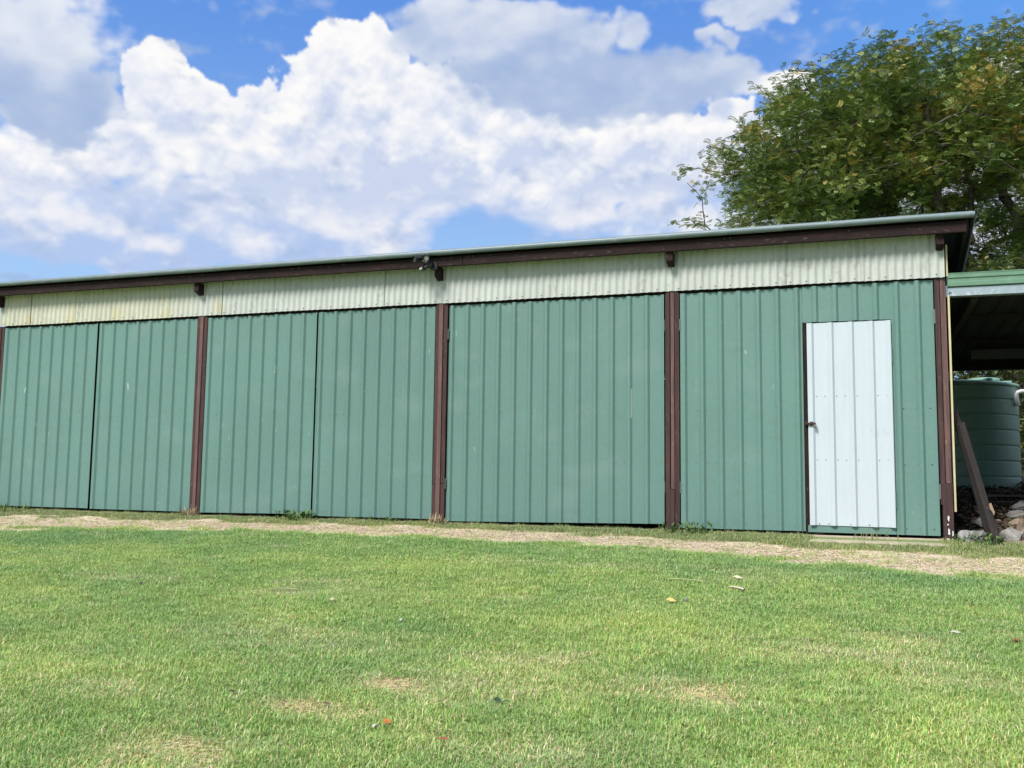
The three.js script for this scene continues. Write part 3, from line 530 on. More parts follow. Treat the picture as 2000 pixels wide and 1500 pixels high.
{
  const pvc = mat({ color: rgb(0.72, 0.74, 0.74), roughness: 0.4 });
  const c = new THREE.CatmullRomCurve3([[2.44, 1.56, -4.62], [2.425, 1.66, -4.62], [2.43, 1.73, -4.62], [2.47, 1.755, -4.62], [2.56, 1.757, -4.62], [3.4, 1.77, -4.64], [4.6, 1.79, -4.66]].map((p) => new THREE.Vector3(...p)));
  const g = thing('drain_pipe', 'white plastic pipe with an elbow running to the green tank', 'pipe', [2.44, 1.56, -4.62]);
  part('pipe_run', new THREE.TubeGeometry(c, 60, 0.032, 12), pvc, g);
  const collar = new THREE.CylinderGeometry(0.039, 0.039, 0.06, 14); collar.rotateZ(Math.PI / 2); collar.translate(2.56, 1.757, -4.62); part('collar', collar, pvc, g);
}
function toCreased(g) { return g; }

// ---------------------------------------------------------------- timbers, planks, rocks and litter under the carport
function beamBetween(a, b, w, d, roll = 0, jag = 0) {
  const A = new THREE.Vector3(...a), B = new THREE.Vector3(...b), L = A.distanceTo(B), g = new RoundedBoxGeometry(w, L, d, 2, 0.008), p = g.attributes.position, uv = new Float32Array(p.count * 2);
  for (let i = 0; i < p.count; i++) { let y = p.getY(i); if (y > L / 2 - 0.02) y += jag * n3(p.getX(i) * 40, 3, p.getZ(i) * 40); uv[i * 2] = y; uv[i * 2 + 1] = p.getX(i) * 1.0 + p.getZ(i) * 1.3; p.setY(i, y); p.setX(i, p.getX(i) + 0.006 * n3(y * 3, 1, 2)); }
  g.setAttribute('uv', new THREE.BufferAttribute(uv, 2)); g.computeVertexNormals(); g.rotateY(roll);
  g.applyQuaternion(new THREE.Quaternion().setFromUnitVectors(new THREE.Vector3(0, 1, 0), B.clone().sub(A).normalize())); g.translate((A.x + B.x) / 2, (A.y + B.y) / 2, (A.z + B.z) / 2); return g;
}
const oldWood = mat({ map: woodTexOf([0.03, 0.022, 0.021], [0.012, 0.009, 0.009], [0.045, 0.031, 0.027], 23), roughness: 0.85 }); oldWood.map.repeat.set(0.5, 2);
{
  const g = thing('leaning_post', 'dark weathered timber post leaning against the shed corner, the thicker and nearer of two', 'post', [1.4, -0.05, 0.18]);
  part('timber', beamBetween([1.405, -0.06, 0.2], [1.165, 1.07, -0.03], 0.06, 0.058, 0.3, 0.05), oldWood, g);
  const s = new THREE.Shape([[-0.014, 0.055], [0.006, 0.06], [0.012, 0.02], [0.018, -0.03], [0.006, -0.055], [-0.004, -0.02], [-0.016, 0.01]].map((p) => new THREE.Vector2(...p)));
  const f = new THREE.ExtrudeGeometry(s, { depth: 0.003, bevelEnabled: false }); f.rotateZ(0.2); f.rotateY(0.25); f.translate(1.372, 0.27, 0.183); part('bare_patch', f, mat({ color: rgb(0.36, 0.25, 0.16), roughness: 0.9 }), g);
  const h = thing('leaning_post', 'thin timber post darkened to a shadow tone, leaning behind the thicker one by the shed corner', 'post', [1.36, -0.03, 0.1]);
  part('timber', beamBetween([1.37, -0.04, 0.12], [1.125, 1.19, -0.13], 0.06, 0.05, 0.1, 0.03), mat({ map: oldWood.map, color: rgb(0.5, 0.5, 0.5), roughness: 0.9 }), h);  // same wood darkened: the shadow side is put into the colour
}
{
  const plankTex = woodTexOf([0.2, 0.18, 0.16], [0.09, 0.08, 0.072], [0.17, 0.13, 0.1], 29); plankTex.repeat.set(0.5, 2);
  const pm = mat({ map: plankTex, roughness: 0.9 });
  for (const [a, b, h, l] of [[[1.72, 0.27, -2.7], [3.3, 0.3, -2.75], 0.035, 'grey weathered plank lying nearest on the rubble beside the tank'], [[1.64, 0.34, -3.0], [3.4, 0.365, -3.1], 0.032, 'grey weathered plank lying behind another at the foot of the tank']]) {
    const g = tag(part('plank', beamBetween(a, b, h, 0.19, 0, 0), pm, scene), l, 'plank', 'planks on the rubble'); g.name = numbered('plank');
  }
}
const rockTex = makeTex(512, 512, (u, v) => { const a = tile(u, v, 9, 61, 5), b = tile(u, v, 60, 63, 4); return mix3(mix3([0.11, 0.105, 0.1], [0.3, 0.29, 0.275], clamp(0.5 + a * 1.2 + b * 1.1, 0, 1)), [0.12, 0.11, 0.08], smoothstep(tile(u, v, 20, 66, 4), 0.12, 0.4) * 0.6); });
const rockMat = mat({ map: rockTex, roughness: 0.95 }), rockWarm = mat({ map: rockTex, color: rgb(0.95, 0.74, 0.56), roughness: 0.95 }), rockPale = mat({ map: rockTex, color: rgb(1.0, 0.98, 0.95), roughness: 0.95 });
function rockGeo(sx, sy, sz, seed) {
  let g = new THREE.IcosahedronGeometry(0.5, 7); g.deleteAttribute('uv'); g.deleteAttribute('normal'); g = mergeVertices(g, 1e-4);
  const r = rng(seed), p = g.attributes.position, cuts = []; for (let k = 0; k < 18; k++) { const v = new THREE.Vector3(r() - 0.5, r() - 0.5, r() - 0.5).normalize(); cuts.push([v, 0.24 + r() * 0.16]); }
  const uv = new Float32Array(p.count * 2), v = new THREE.Vector3();
  for (let i = 0; i < p.count; i++) {
    v.fromBufferAttribute(p, i); let s = 1; for (const [n, d] of cuts) { const q = v.dot(n); if (q > d) s = Math.min(s, lerp(1, d / q, 0.98)); }
    s *= 1 + 0.1 * n3(v.x * 4 + seed, v.y * 4, v.z * 4) + 0.035 * n3(v.x * 13 + seed, v.y * 13, v.z * 13); v.multiplyScalar(s); p.setXYZ(i, v.x * sx, v.y * sy, v.z * sz); uv[i * 2] = v.x * sx * 1.6 + v.z * sz * 0.9; uv[i * 2 + 1] = v.y * sy * 1.6 + v.z * sz * 0.8;
  }
  g.setAttribute('uv', new THREE.BufferAttribute(uv, 2)); g.computeVertexNormals(); return g;
}
const ROCKS = [ // x, z, size, tilt, material, label, lift
  [1.2, 0.12, 0.3, 0.19, 0.26, 0.15, rockMat, 'largest grey rock, wedged between the corner post and the leaning post', 0.03],
  [1.56, -0.1, 0.27, 0.17, 0.24, -0.1, rockPale, 'pale rounded rock just right of the leaning post', 0.04],
  [1.72, -0.18, 0.2, 0.26, 0.2, 0.3, rockWarm, 'tan rock at the right edge of the photo beside the pale rock', 0.06],
  [1.95, -1.75, 0.3, 0.2, 0.26, 0.2, rockMat, 'grey rock at the top of the rubble pile near the plank end', 0.1],
  [1.84, -1.35, 0.26, 0.16, 0.22, -0.2, rockPale, 'light grey rock in the middle of the rubble pile', 0.07],
  [1.74, -0.85, 0.24, 0.13, 0.2, 0.1, rockWarm, 'flat buff rock low on the rubble pile', 0.04],
  [1.42, -0.75, 0.24, 0.12, 0.18, 0.1, rockPale, 'small pale rock lying behind the leaning post', 0.07],
  [1.52, -1.6, 0.16, 0.09, 0.14, 0.0, rockMat, 'small grey stone on the leaf litter above the pale rock', 0.06],
  [1.62, 0.02, 0.34, 0.06, 0.2, 0.0, rockWarm, 'flat brown stone flush with the ground in front of the pale rock', 0.005],
  [1.66, 0.24, 0.14, 0.035, 0.1, 0.0, rockPale, 'small white stone lying in the grass right of the leaning post', 0.012],
  [1.33, -0.12, 0.2, 0.16, 0.2, 0.5, rockMat, 'dark grey rock behind the foot of the leaning post', 0.04],
];
ROCKS.forEach(([x, z, a, b, c, tilt, m, label, lift], i) => { const k = tag(part('rock', rockGeo(a * 1.2, b * 1.15, c * 1.15, 100 + i * 7), m, scene), label, 'rock'); k.name = numbered('rock'); k.position.set(x, groundY(x, z) + lift, z); k.rotation.set(0.1, i * 1.3, tilt); });

function instanced(name, geo, material, list, parent = scene) {
  const im = new THREE.InstancedMesh(geo, material, list.length), m4 = new THREE.Matrix4(), q = new THREE.Quaternion(), e = new THREE.Euler(), c = new THREE.Color();
  list.forEach((t, i) => { e.set(t.rx || 0, t.ry || 0, t.rz || 0, 'YXZ'); q.setFromEuler(e); m4.compose(new THREE.Vector3(...t.p), t.q || q, t.s3 ? new THREE.Vector3(...t.s3) : new THREE.Vector3(t.s, t.s, t.s)); im.setMatrixAt(i, m4); im.setColorAt(i, c.setRGB(...t.c)); });
  im.name = name; im.userData.kind = 'stuff'; shadows(im);
  if (parent !== scene) { im.position.sub(worldOf(parent)); } parent.add(im); return im;
}
const leafShape = (l, w, fold = 0.15) => { const g = new THREE.BufferGeometry(), P = [[0, 0, 0], [w * 0.4, fold * w, l * 0.28], [w * 0.5, fold * w * 0.6, l * 0.55], [0, -0.02 * l, l], [-w * 0.5, fold * w * 0.6, l * 0.55], [-w * 0.4, fold * w, l * 0.28], [0, 0, l * 0.4]]; const I = [0, 1, 6, 1, 2, 6, 2, 3, 6, 3, 4, 6, 4, 5, 6, 5, 0, 6]; g.setAttribute('position', new THREE.Float32BufferAttribute(P.flat(), 3)); g.setIndex(I); g.computeVertexNormals(); return g; };
const white = (o = {}) => mat({ color: rgb(1, 1, 1), roughness: 0.9, ...o });
{
  const r = rng(31), l = [];
  for (let i = 0; i < 9000; i++) { const x = 1.12 + Math.pow(r(), 1.4) * 3, z = 0.02 - r() * 4.9, k = r(); l.push({ p: [x, groundY(x, z) + 0.02 + 0.07 * r() * smoothstep(-z, 0.1, 1.2), z], rx: (r() - 0.5) * 1.6, ry: r() * 6.3, rz: (r() - 0.5) * 1.6, s: 0.6 + r() * 0.9, c: k < 0.7 ? [0.045 + 0.03 * r(), 0.034 + 0.02 * r(), 0.024] : k < 0.93 ? [0.11, 0.075, 0.05] : [0.22, 0.17, 0.12] }); }
  const im = instanced('leaf_litter', leafShape(0.06, 0.03), white(), l); im.userData.label = 'dry brown leaf litter heaped under the carport';
}

// ---------------------------------------------------------------- trees and shrubs
const frond = (n, len, pl, pw, seed) => {                 // a feathery leaf: a stalk with rows of narrow leaflets
  const pos = [], idx = [], r = rng(seed); let k = 0;
  const strip = (a, b, w, up) => { const dx = b[0] - a[0], dz = b[2] - a[2], l = Math.hypot(dx, dz) || 1, nx = -dz / l * w, nz = dx / l * w, m = [(a[0] + b[0]) / 2, (a[1] + b[1]) / 2 + up, (a[2] + b[2]) / 2];
    pos.push(a[0], a[1], a[2], m[0] + nx, m[1], m[2] + nz, b[0], b[1], b[2], m[0] - nx, m[1], m[2] - nz); idx.push(k, k + 1, k + 2, k, k + 2, k + 3); k += 4; };
  const at = (t) => [0.03 * Math.sin(t * 3), -0.22 * len * t * t, len * t];
  strip(at(0), at(0.5), 0.004, 0); strip(at(0.5), at(1), 0.004, 0);
  for (let i = 1; i <= n; i++) { const t = 0.12 + 0.88 * i / n, p = at(t), q = pl * (0.55 + 0.45 * Math.sin(Math.PI * clamp(t, 0, 0.95))) * (0.8 + r() * 0.4); for (const s of [-1, 1]) strip(p, [p[0] + s * q * 0.86, p[1] - q * (0.1 + r() * 0.3), p[2] + q * 0.5], pw * (0.8 + r() * 0.5), 0.012); }
  const g = new THREE.BufferGeometry(); g.setAttribute('position', new THREE.Float32BufferAttribute(pos, 3)); g.setIndex(idx); g.computeVertexNormals(); return g;
};
const leafMat = new THREE.MeshPhysicalMaterial({ color: rgb(1, 1, 1), roughness: 0.7, side: THREE.DoubleSide, transmission: 0.35, thickness: 0 });
const barkTex = makeTex(256, 512, (u, v) => mix3([0.035, 0.028, 0.024], [0.13, 0.11, 0.095], clamp(0.45 + tile(u, v, 12, 3) * 1.1 + fbm(Math.cos(u * 6.283) * 4, Math.sin(u * 6.283) * 4, v * 3, 4) * 0.9, 0, 1)));
const bark = mat({ map: barkTex, roughness: 0.95 });
function limbGeo(A, B, ra, rb, seg) { const L = A.distanceTo(B), g = new THREE.CylinderGeometry(rb, ra, L * 1.04, seg, 1, true); const uv = g.attributes.uv; for (let i = 0; i < uv.count; i++) uv.setY(i, uv.getY(i) * L * 0.8 + A.y); g.applyQuaternion(new THREE.Quaternion().setFromUnitVectors(new THREE.Vector3(0, 1, 0), B.clone().sub(A).normalize())); g.translate((A.x + B.x) / 2, (A.y + B.y) / 2, (A.z + B.z) / 2); return g; }
function growTree({ base, fork, lead, tips, step, tipR, seed, exp = 2.3 }) {   // joins every tip to the nearest branch already grown
  const r = rng(seed), N = [];
  const add = (p, par) => { N.push({ p, par, w: 0, d: par < 0 ? 0 : N[par].d + N[par].p.distanceTo(p) }); return N.length - 1; };
  const run = (from, to, wob) => { let cur = from; const a = N[from].p.clone(), n = Math.max(1, Math.round(a.distanceTo(to) / step)); for (let i = 1; i <= n; i++) { const q = a.clone().lerp(to, i / n), s = wob * Math.sin(Math.PI * i / n) * a.distanceTo(to); q.x += (r() - 0.5) * s; q.y += (r() - 0.35) * s; q.z += (r() - 0.5) * s; cur = add(q, cur); } return cur; };
  const root = add(base.clone(), -1), f = run(root, fork, 0.06);
  for (const l of lead) { let c = f; for (const q of l) c = run(c, q, 0.12); }
  const order = tips.map((t) => [t, t.distanceTo(fork)]).sort((a, b) => a[1] - b[1]), ends = [];
  for (const [t] of order) { let best = -1, bd = 1e9; for (let i = 2; i < N.length; i++) { const q = N[i].p, d = q.distanceTo(t) + 0.16 * N[i].d + (q.y > t.y + 0.4 ? 0.5 : 0); if (d < bd) { bd = d; best = i; } } ends.push(run(best, t, 0.16)); }
  for (const e of ends) for (let i = e; i >= 0; i = N[i].par) N[i].w++;
  const rad = (n) => tipR * Math.pow(Math.max(1, n.w), 1 / exp), thick = [], thin = [];
  N.forEach((n) => { if (n.par < 0) return; const ra = Math.min(rad(N[n.par]), rad(n) * 1.35), rb = rad(n); (rb > 0.055 ? thick : thin).push(limbGeo(N[n.par].p, n.p, ra, rb, rb > 0.055 ? 9 : rb > 0.02 ? 5 : 3)); });
  return { N, ends, thick: thick.length ? merge(thick) : null, thin: merge(thin) };
}
{
  const C = new THREE.Vector3(3.2, 6.9, -15), r = rng(404), tips = [];
  const inside = (p) => { const x = (p.x - C.x) / (p.x < C.x ? 5.85 : 5.2), y = (p.y - C.y) / (p.y > C.y ? 4.25 : 2.6), z = (p.z - C.z) / 5; const d = Math.pow(Math.abs(x) ** 2.5 + Math.abs(y) ** 2.5 + Math.abs(z) ** 2.5, 0.4); return d + 0.17 * n3(p.x * 0.42, p.y * 0.5, p.z * 0.42) + 0.13 * n3(p.x * 1.1, p.y * 1.1, p.z * 1.1); };
  while (tips.length < 3300) {
    const p = new THREE.Vector3(C.x + (r() * 2 - 1) * 7.6, C.y - 2.4 + r() * 7.8, C.z + (r() * 2 - 1) * 5.4), d = inside(p);
    if (d > 1 || d < 0.3) continue;
    if (n3(p.x * 1.25 + 5, p.y * 1.35, p.z * 0.6) < -0.2 + 0.36 * (1 - smoothstep(p.y, 6.6, 9.2)) * (p.x > 1 ? 1.0 : 0.5)) continue;
    if (r() < 0.35 * (1 - d)) continue;
    tips.push(p);
  }
  const wisps = []; // long shoots beyond the crown on the left and on top
  for (const [x, y] of [[-0.7, 11.75], [-1.2, 11.3], [-0.35, 11.5], [-1.75, 10.75], [-2.0, 10.3], [-2.45, 9.75], [-1.5, 10.5], [-2.6, 9.3], [-3.2, 8.9], [-3.6, 8.7], [-3.35, 8.35], [-4.0, 7.5], [-3.75, 7.75], [0.2, 11.6], [1.75, 12.1], [1.9, 11.9], [2.9, 11.8], [3.6, 11.5], [4.3, 11.2], [4.9, 10.7], [0.7, 11.35], [-2.2, 10.0], [-2.9, 9.1]]) for (let k = 0; k < 2; k++) wisps.push(new THREE.Vector3(x + (r() - 0.5) * 0.5, y - 0.3 * smoothstep(y, 9, 12) + (r() - 0.5) * 0.4, -15 + (r() - 0.5) * 2.4));
  const V = (x, y, z) => new THREE.Vector3(x, y, z);
  const tree = growTree({ base: V(4.5, 0.3, -15.2), fork: V(4.1, 3.3, -15.1), step: 0.42, tipR: 0.0085, seed: 9, tips: [...tips, ...wisps],
    lead: [[V(2.9, 5.0, -14.8), V(1.2, 6.6, -14.4), V(-0.6, 7.6, -14.6)], [V(4.4, 5.6, -15), V(4.0, 8.2, -14.9)], [V(5.6, 5.0, -14.6), V(7.2, 6.5, -14.2)], [V(3.4, 5.6, -16), V(2.6, 8.0, -16.6)], [V(4.9, 5.1, -13.8), V(5.6, 6.4, -12.4)], [V(3.3, 4.9, -13.6), V(2.4, 6.3, -12.4)]] });
  const g = thing('tree', 'large spreading tree with feathery olive and yellowing leaves behind the shed', 'tree', [4.5, 0.3, -15.2]);
  part('trunk', tree.thick, bark, g); part('branches', tree.thin, bark, g).userData.kind = 'stuff';
  const fr = [frond(9, 0.2, 0.06, 0.0062, 1), frond(8, 0.17, 0.066, 0.0066, 2)], lists = [[], []];
  const hueOf = (p) => { const y = 0.5 + 1.5 * fbm(p.x * 0.5, p.y * 0.6, p.z * 0.5 + 20, 3), o = n3(p.x * 0.9 + 40, p.y * 1.1, p.z * 0.9); let c = mix3([0.09, 0.18, 0.028], [0.28, 0.34, 0.05], clamp(y + (r() - 0.5) * 0.5, 0, 1)); if (o + (r() - 0.5) * 0.5 > 0.42) c = mix3(c, [0.55, 0.37, 0.06], 0.4 + r() * 0.4); return c; };
  const all = tips.length;
  tree.ends.forEach((e) => {
    const n = tree.N[e], par = tree.N[n.par], dir = n.p.clone().sub(par.p).normalize(), far = inside(n.p) > 1.03, count = far ? 11 : 21;
    for (let k = 0; k < count; k++) {
      const back = far ? r() * 0.9 : r() * 0.55, p = n.p.clone().addScaledVector(dir, -back); if (!far) { p.x += (r() - 0.5) * 0.62; p.y += (r() - 0.5) * 0.42; p.z += (r() - 0.5) * 0.62; } else { p.x += (r() - 0.5) * 0.1; p.y += (r() - 0.5) * 0.1; }
      const a = r() * 6.283, out = new THREE.Vector3(Math.cos(a), -0.25 + r() * 0.7, Math.sin(a)).addScaledVector(dir, 0.5).normalize();
      const q = new THREE.Quaternion().setFromUnitVectors(new THREE.Vector3(0, 0, 1), out).multiply(new THREE.Quaternion().setFromAxisAngle(new THREE.Vector3(0, 0, 1), (r() - 0.5) * 1.4));
      lists[k & 1].push({ p: p.toArray(), q, s: 0.72 + r() * 0.55, c: hueOf(p) });
    }
  });
  lists.forEach((l, i) => instanced('crown', fr[i], leafMat, l, g));
}
const ovate = leafShape(0.11, 0.05);
function shrub(name, label, x, z, w, h, d, n, c0, c1, seed, y0 = 0) {
  const r = rng(seed), base = new THREE.Vector3(x, groundY(x, z), z), tips = [];
  while (tips.length < n) { const p = new THREE.Vector3((r() * 2 - 1), r(), (r() * 2 - 1)), q = Math.hypot(p.x, (p.y - 0.45) * 1.8, p.z) + 0.3 * n3(p.x * 2 + seed, p.y * 2, p.z * 2); if (q > 1 || q < 0.12) continue; tips.push(new THREE.Vector3(x + p.x * w / 2, base.y + y0 + p.y * (h - y0), z + p.z * d / 2)); }
  const t = growTree({ base, fork: base.clone().add(new THREE.Vector3(0.03, 0.4 + y0 * 0.5, 0)), lead: [[new THREE.Vector3(x, base.y + h * 0.55, z)]], tips, step: 0.3, tipR: 0.006, seed, exp: 2.4 });
  const g = thing(name, label, name === 'shrub' ? 'shrub' : 'plant', base.toArray(), undefined);
  part('stem', t.thick ? merge([t.thick, t.thin]) : t.thin, bark, g);
  const l = []; t.ends.forEach((e) => { const n = t.N[e].p; for (let k = 0; k < 22; k++) { const q = [n.x + (r() - 0.5) * 0.36, n.y + (r() - 0.5) * 0.32, n.z + (r() - 0.5) * 0.36]; l.push({ p: q, rx: (r() - 0.3) * 1.5, ry: r() * 6.3, rz: (r() - 0.5) * 1.4, s: 0.7 + r() * 0.8, c: mix3(c0, c1, clamp(0.5 + n3(q[0] * 1.5, q[1] * 1.5, q[2] * 1.5) + (r() - 0.5) * 0.6, 0, 1)) }); } });
  instanced('foliage', ovate, leafMat, l, g);
}
shrub('shrub', 'yellow-green shrub rising behind the lid of the water tank', 2.35, -8.6, 3.4, 3.6, 1.8, 260, [0.09, 0.13, 0.025], [0.2, 0.23, 0.06], 71);
shrub('shrub', 'dark leafy shrub at the right edge beyond the white pipe', 4.4, -8.2, 2.6, 2.7, 2.0, 170, [0.03, 0.06, 0.015], [0.12, 0.16, 0.03], 72);
shrub('shrub', 'dark green shrub hidden mostly behind the tank, left of the yellow-green one', 1.45, -8.4, 3.0, 3.7, 1.6, 280, [0.05, 0.09, 0.02], [0.13, 0.17, 0.04], 73);

shrub('shrub', 'tall olive shrub farthest back, seen through the gap above the tank lid', 2.7, -11.2, 4.4, 4.4, 1.8, 420, [0.08, 0.12, 0.025], [0.2, 0.22, 0.06], 74);

// low weeds at the foot of the doors
function weed(name, label, cat, x, z, w, h, n, c0, c1, seed, blade, sp = 1) {
  const r = rng(seed), base = [x, groundY(x, z), z], list = [];
  for (let i = 0; i < n; i++) {
    const a = r() * 6.283, d = Math.sqrt(r()) * w / 2, L = h * (0.5 + r() * 0.7), lean = (0.25 + r() * 1.0) * sp, g = blade ? leafShape(L, 0.008 + r() * 0.006, 0.1) : leafShape(L * 0.5, L * 0.2, 0.25);
    g.rotateX(-Math.PI / 2 + lean); g.rotateY(r() * 6.283); if (!blade) g.translate(0, h * r() * 0.75, 0); g.translate(x + Math.cos(a) * d, groundY(x + Math.cos(a) * d, z) , Math.max(0.03, z + Math.sin(a) * d * 0.4));
    const c = mix3(c0, c1, r()), col = new Float32Array(g.attributes.position.count * 3); for (let k = 0; k < col.length; k += 3) { col[k] = c[0]; col[k + 1] = c[1]; col[k + 2] = c[2]; } g.setAttribute('color', new THREE.BufferAttribute(col, 3)); list.push(g.toNonIndexed());
  }
  const o = thing(name, label, cat, base);
  part('leaves', mergeGeometries(list), mat({ vertexColors: true, roughness: 0.85 }), o).userData.kind = 'stuff';
  const st = []; for (let i = 0; i < 7; i++) { const a = r() * 6.283, d = r() * w / 3; st.push(limbGeo(new THREE.Vector3(x + Math.cos(a) * d, base[1] - 0.02, z + 0.02), new THREE.Vector3(x + Math.cos(a) * d * 1.3, base[1] + h * (0.5 + r() * 0.3), Math.max(0.04, z + Math.sin(a) * d * 0.5)), 0.004, 0.002, 4)); }
  part('stems', merge(st), mat({ color: rgb(...mix3(c0, c1, 0.5)), roughness: 0.9 }), o).userData.kind = 'stuff';
}
const WG = [[0.045, 0.10, 0.025], [0.12, 0.2, 0.05]], DRY = [[0.3, 0.24, 0.13], [0.48, 0.4, 0.25]];
weed('weed', 'green leafy weed growing at the foot of the gap in the second door bay', 'weed', -5.98, 0.14, 0.55, 0.14, 90, ...WG, 81, false);
weed('weed', 'bushy green weed at the foot of the post left of the white door', 'weed', -1.4, 0.15, 0.6, 0.13, 110, ...WG, 82, false);
weed('weed', 'sparse green weed at the foot of the right half of the second bay', 'weed', -4.85, 0.1, 0.5, 0.08, 50, ...WG, 83, false);
weed('grass_tuft', 'dry straw-coloured grass tuft at the foot of the leftmost full post', 'grass tuft', -7.5, 0.13, 0.2, 0.16, 60, ...DRY, 84, true, 0.8);
weed('grass_tuft', 'dry straw-coloured grass tuft at the foot of the middle post', 'grass tuft', -4.19, 0.12, 0.22, 0.16, 55, ...DRY, 85, true, 0.8);
weed('weed', 'small green weed at the foot of the leaning post', 'weed', 1.3, 0.28, 0.34, 0.12, 50, ...WG, 86, false);
weed('weed', 'small green weed in front of the corner post with white paint marks', 'weed', 1.13, 0.2, 0.22, 0.1, 34, ...WG, 87, false);
weed('grass_tuft', 'green grass tuft at the far left end of the doors', 'grass tuft', -10.4, 0.14, 0.9, 0.13, 120, [0.1, 0.17, 0.04], [0.2, 0.26, 0.08], 88, true);
weed('grass_tuft', 'fine thin grass stalks standing in front of the white door', 'grass tuft', 0.35, 0.2, 0.5, 0.16, 10, [0.2, 0.24, 0.08], [0.4, 0.36, 0.2], 89, true, 0.5);

// ---------------------------------------------------------------- grass
function tuft(n, R, h0, h1, seed, dry, tint = [2.1, 1.25, 2.4]) {
  const r = rng(seed), pos = [], col = [], nor = [];
  for (let i = 0; i < n; i++) {
    const a = r() * 6.283, d = Math.sqrt(r()) * R, bx = Math.cos(a) * d, bz = Math.sin(a) * d, h = lerp(h0, h1, Math.pow(r(), 1.3)), t = r() * 6.283, lean = 0.15 + r() * 0.95, w = 0.0015 + r() * 0.0013, fx = Math.cos(t), fz = Math.sin(t), sx = -fz * w, sz = fx * w;
    const m = [bx + fx * h * lean * 0.35, h * 0.55, bz + fz * h * lean * 0.35], e = [bx + fx * h * lean, h * (1 - lean * 0.28), bz + fz * h * lean];
    const k = r(), c = k < dry ? tint.map((q) => q * (0.9 + r() * 0.2)) : k < dry + 0.25 ? [1.25, 1.12, 1.1] : [0.75 + r() * 0.4, 0.82 + r() * 0.3, 0.8 + r() * 0.4];
    const A = [bx - sx, -0.006, bz - sz], B = [bx + sx, -0.006, bz + sz], C = [m[0] + sx * 0.8, m[1], m[2] + sz * 0.8], D = [m[0] - sx * 0.8, m[1], m[2] - sz * 0.8];
    for (const tri of [[A, B, C], [A, C, D], [D, C, e]]) for (const v of tri) { pos.push(...v); col.push(...c); }
  }
  const g = new THREE.BufferGeometry(); g.setAttribute('position', new THREE.Float32BufferAttribute(pos, 3)); g.setAttribute('color', new THREE.Float32BufferAttribute(col, 3)); g.computeVertexNormals(); return g;
}
const grassMat = new THREE.MeshPhysicalMaterial({ color: rgb(1, 1, 1), vertexColors: true, roughness: 0.65, side: THREE.DoubleSide, transmission: 0.3, thickness: 0 });
const PATCH = [[-0.73, 4.92, 0.34, 0.2, 1], [-2.18, 5.22, 0.26, 0.13, 0.9], [-2.43, 5.66, 0.34, 0.12, 0.8], [-2.63, 6.25, 0.38, 0.22, 0.7], [0.16, 4.0, 0.55, 0.22, 0.55], [0.46, 4.34, 0.36, 0.14, 0.65], [0.37, 3.62, 0.36, 0.14, 0.65], [-1.66, 4.64, 0.4, 0.14, 0.6], [-5.67, 3.26, 0.7, 0.14, 0.45], [-3.98, 3.44, 0.3, 0.1, 0.6], [-1.75, 5.1, 0.5, 0.15, 0.5], [-3.5, 5.7, 0.5, 0.16, 0.3], [-1.2, 5.9, 0.5, 0.2, 0.35], [-3.1, 4.6, 0.9, 0.3, 0.3], [-2.55, 1.96, 0.8, 0.12, 0.3], [-0.6, 1.8, 0.7, 0.12, 0.3]];
const dryness = (x, z) => { let s = 0; for (const p of PATCH) { const d = Math.hypot((x - p[0]) / p[2], (z - p[1]) / p[3]) + 0.8 * n3(x * 3.2, 1, z * 5) + 0.5 * n3(x * 9, 1, z * 13); s = Math.max(s, p[4] * smoothstep(1.4 - d, 0, 1.1)); } return clamp(s + 0.8 * smoothstep(fbm(x * 0.9, 4, z * 1.7, 4), 0.16, 0.55) + 0.36 * smoothstep(fbm(x * 2.6, 14, z * 4.2, 3), 0.12, 0.4), 0, 1); };
const onPath = (x, z) => 1 - smoothstep(Math.abs(z - pathMid(x)) / pathHalf(x) + 0.85 * n3(x * 1.9, 2, z * 4.5) + 0.3 * n3(x * 9, 4, z * 9), 0.7, 1.12);
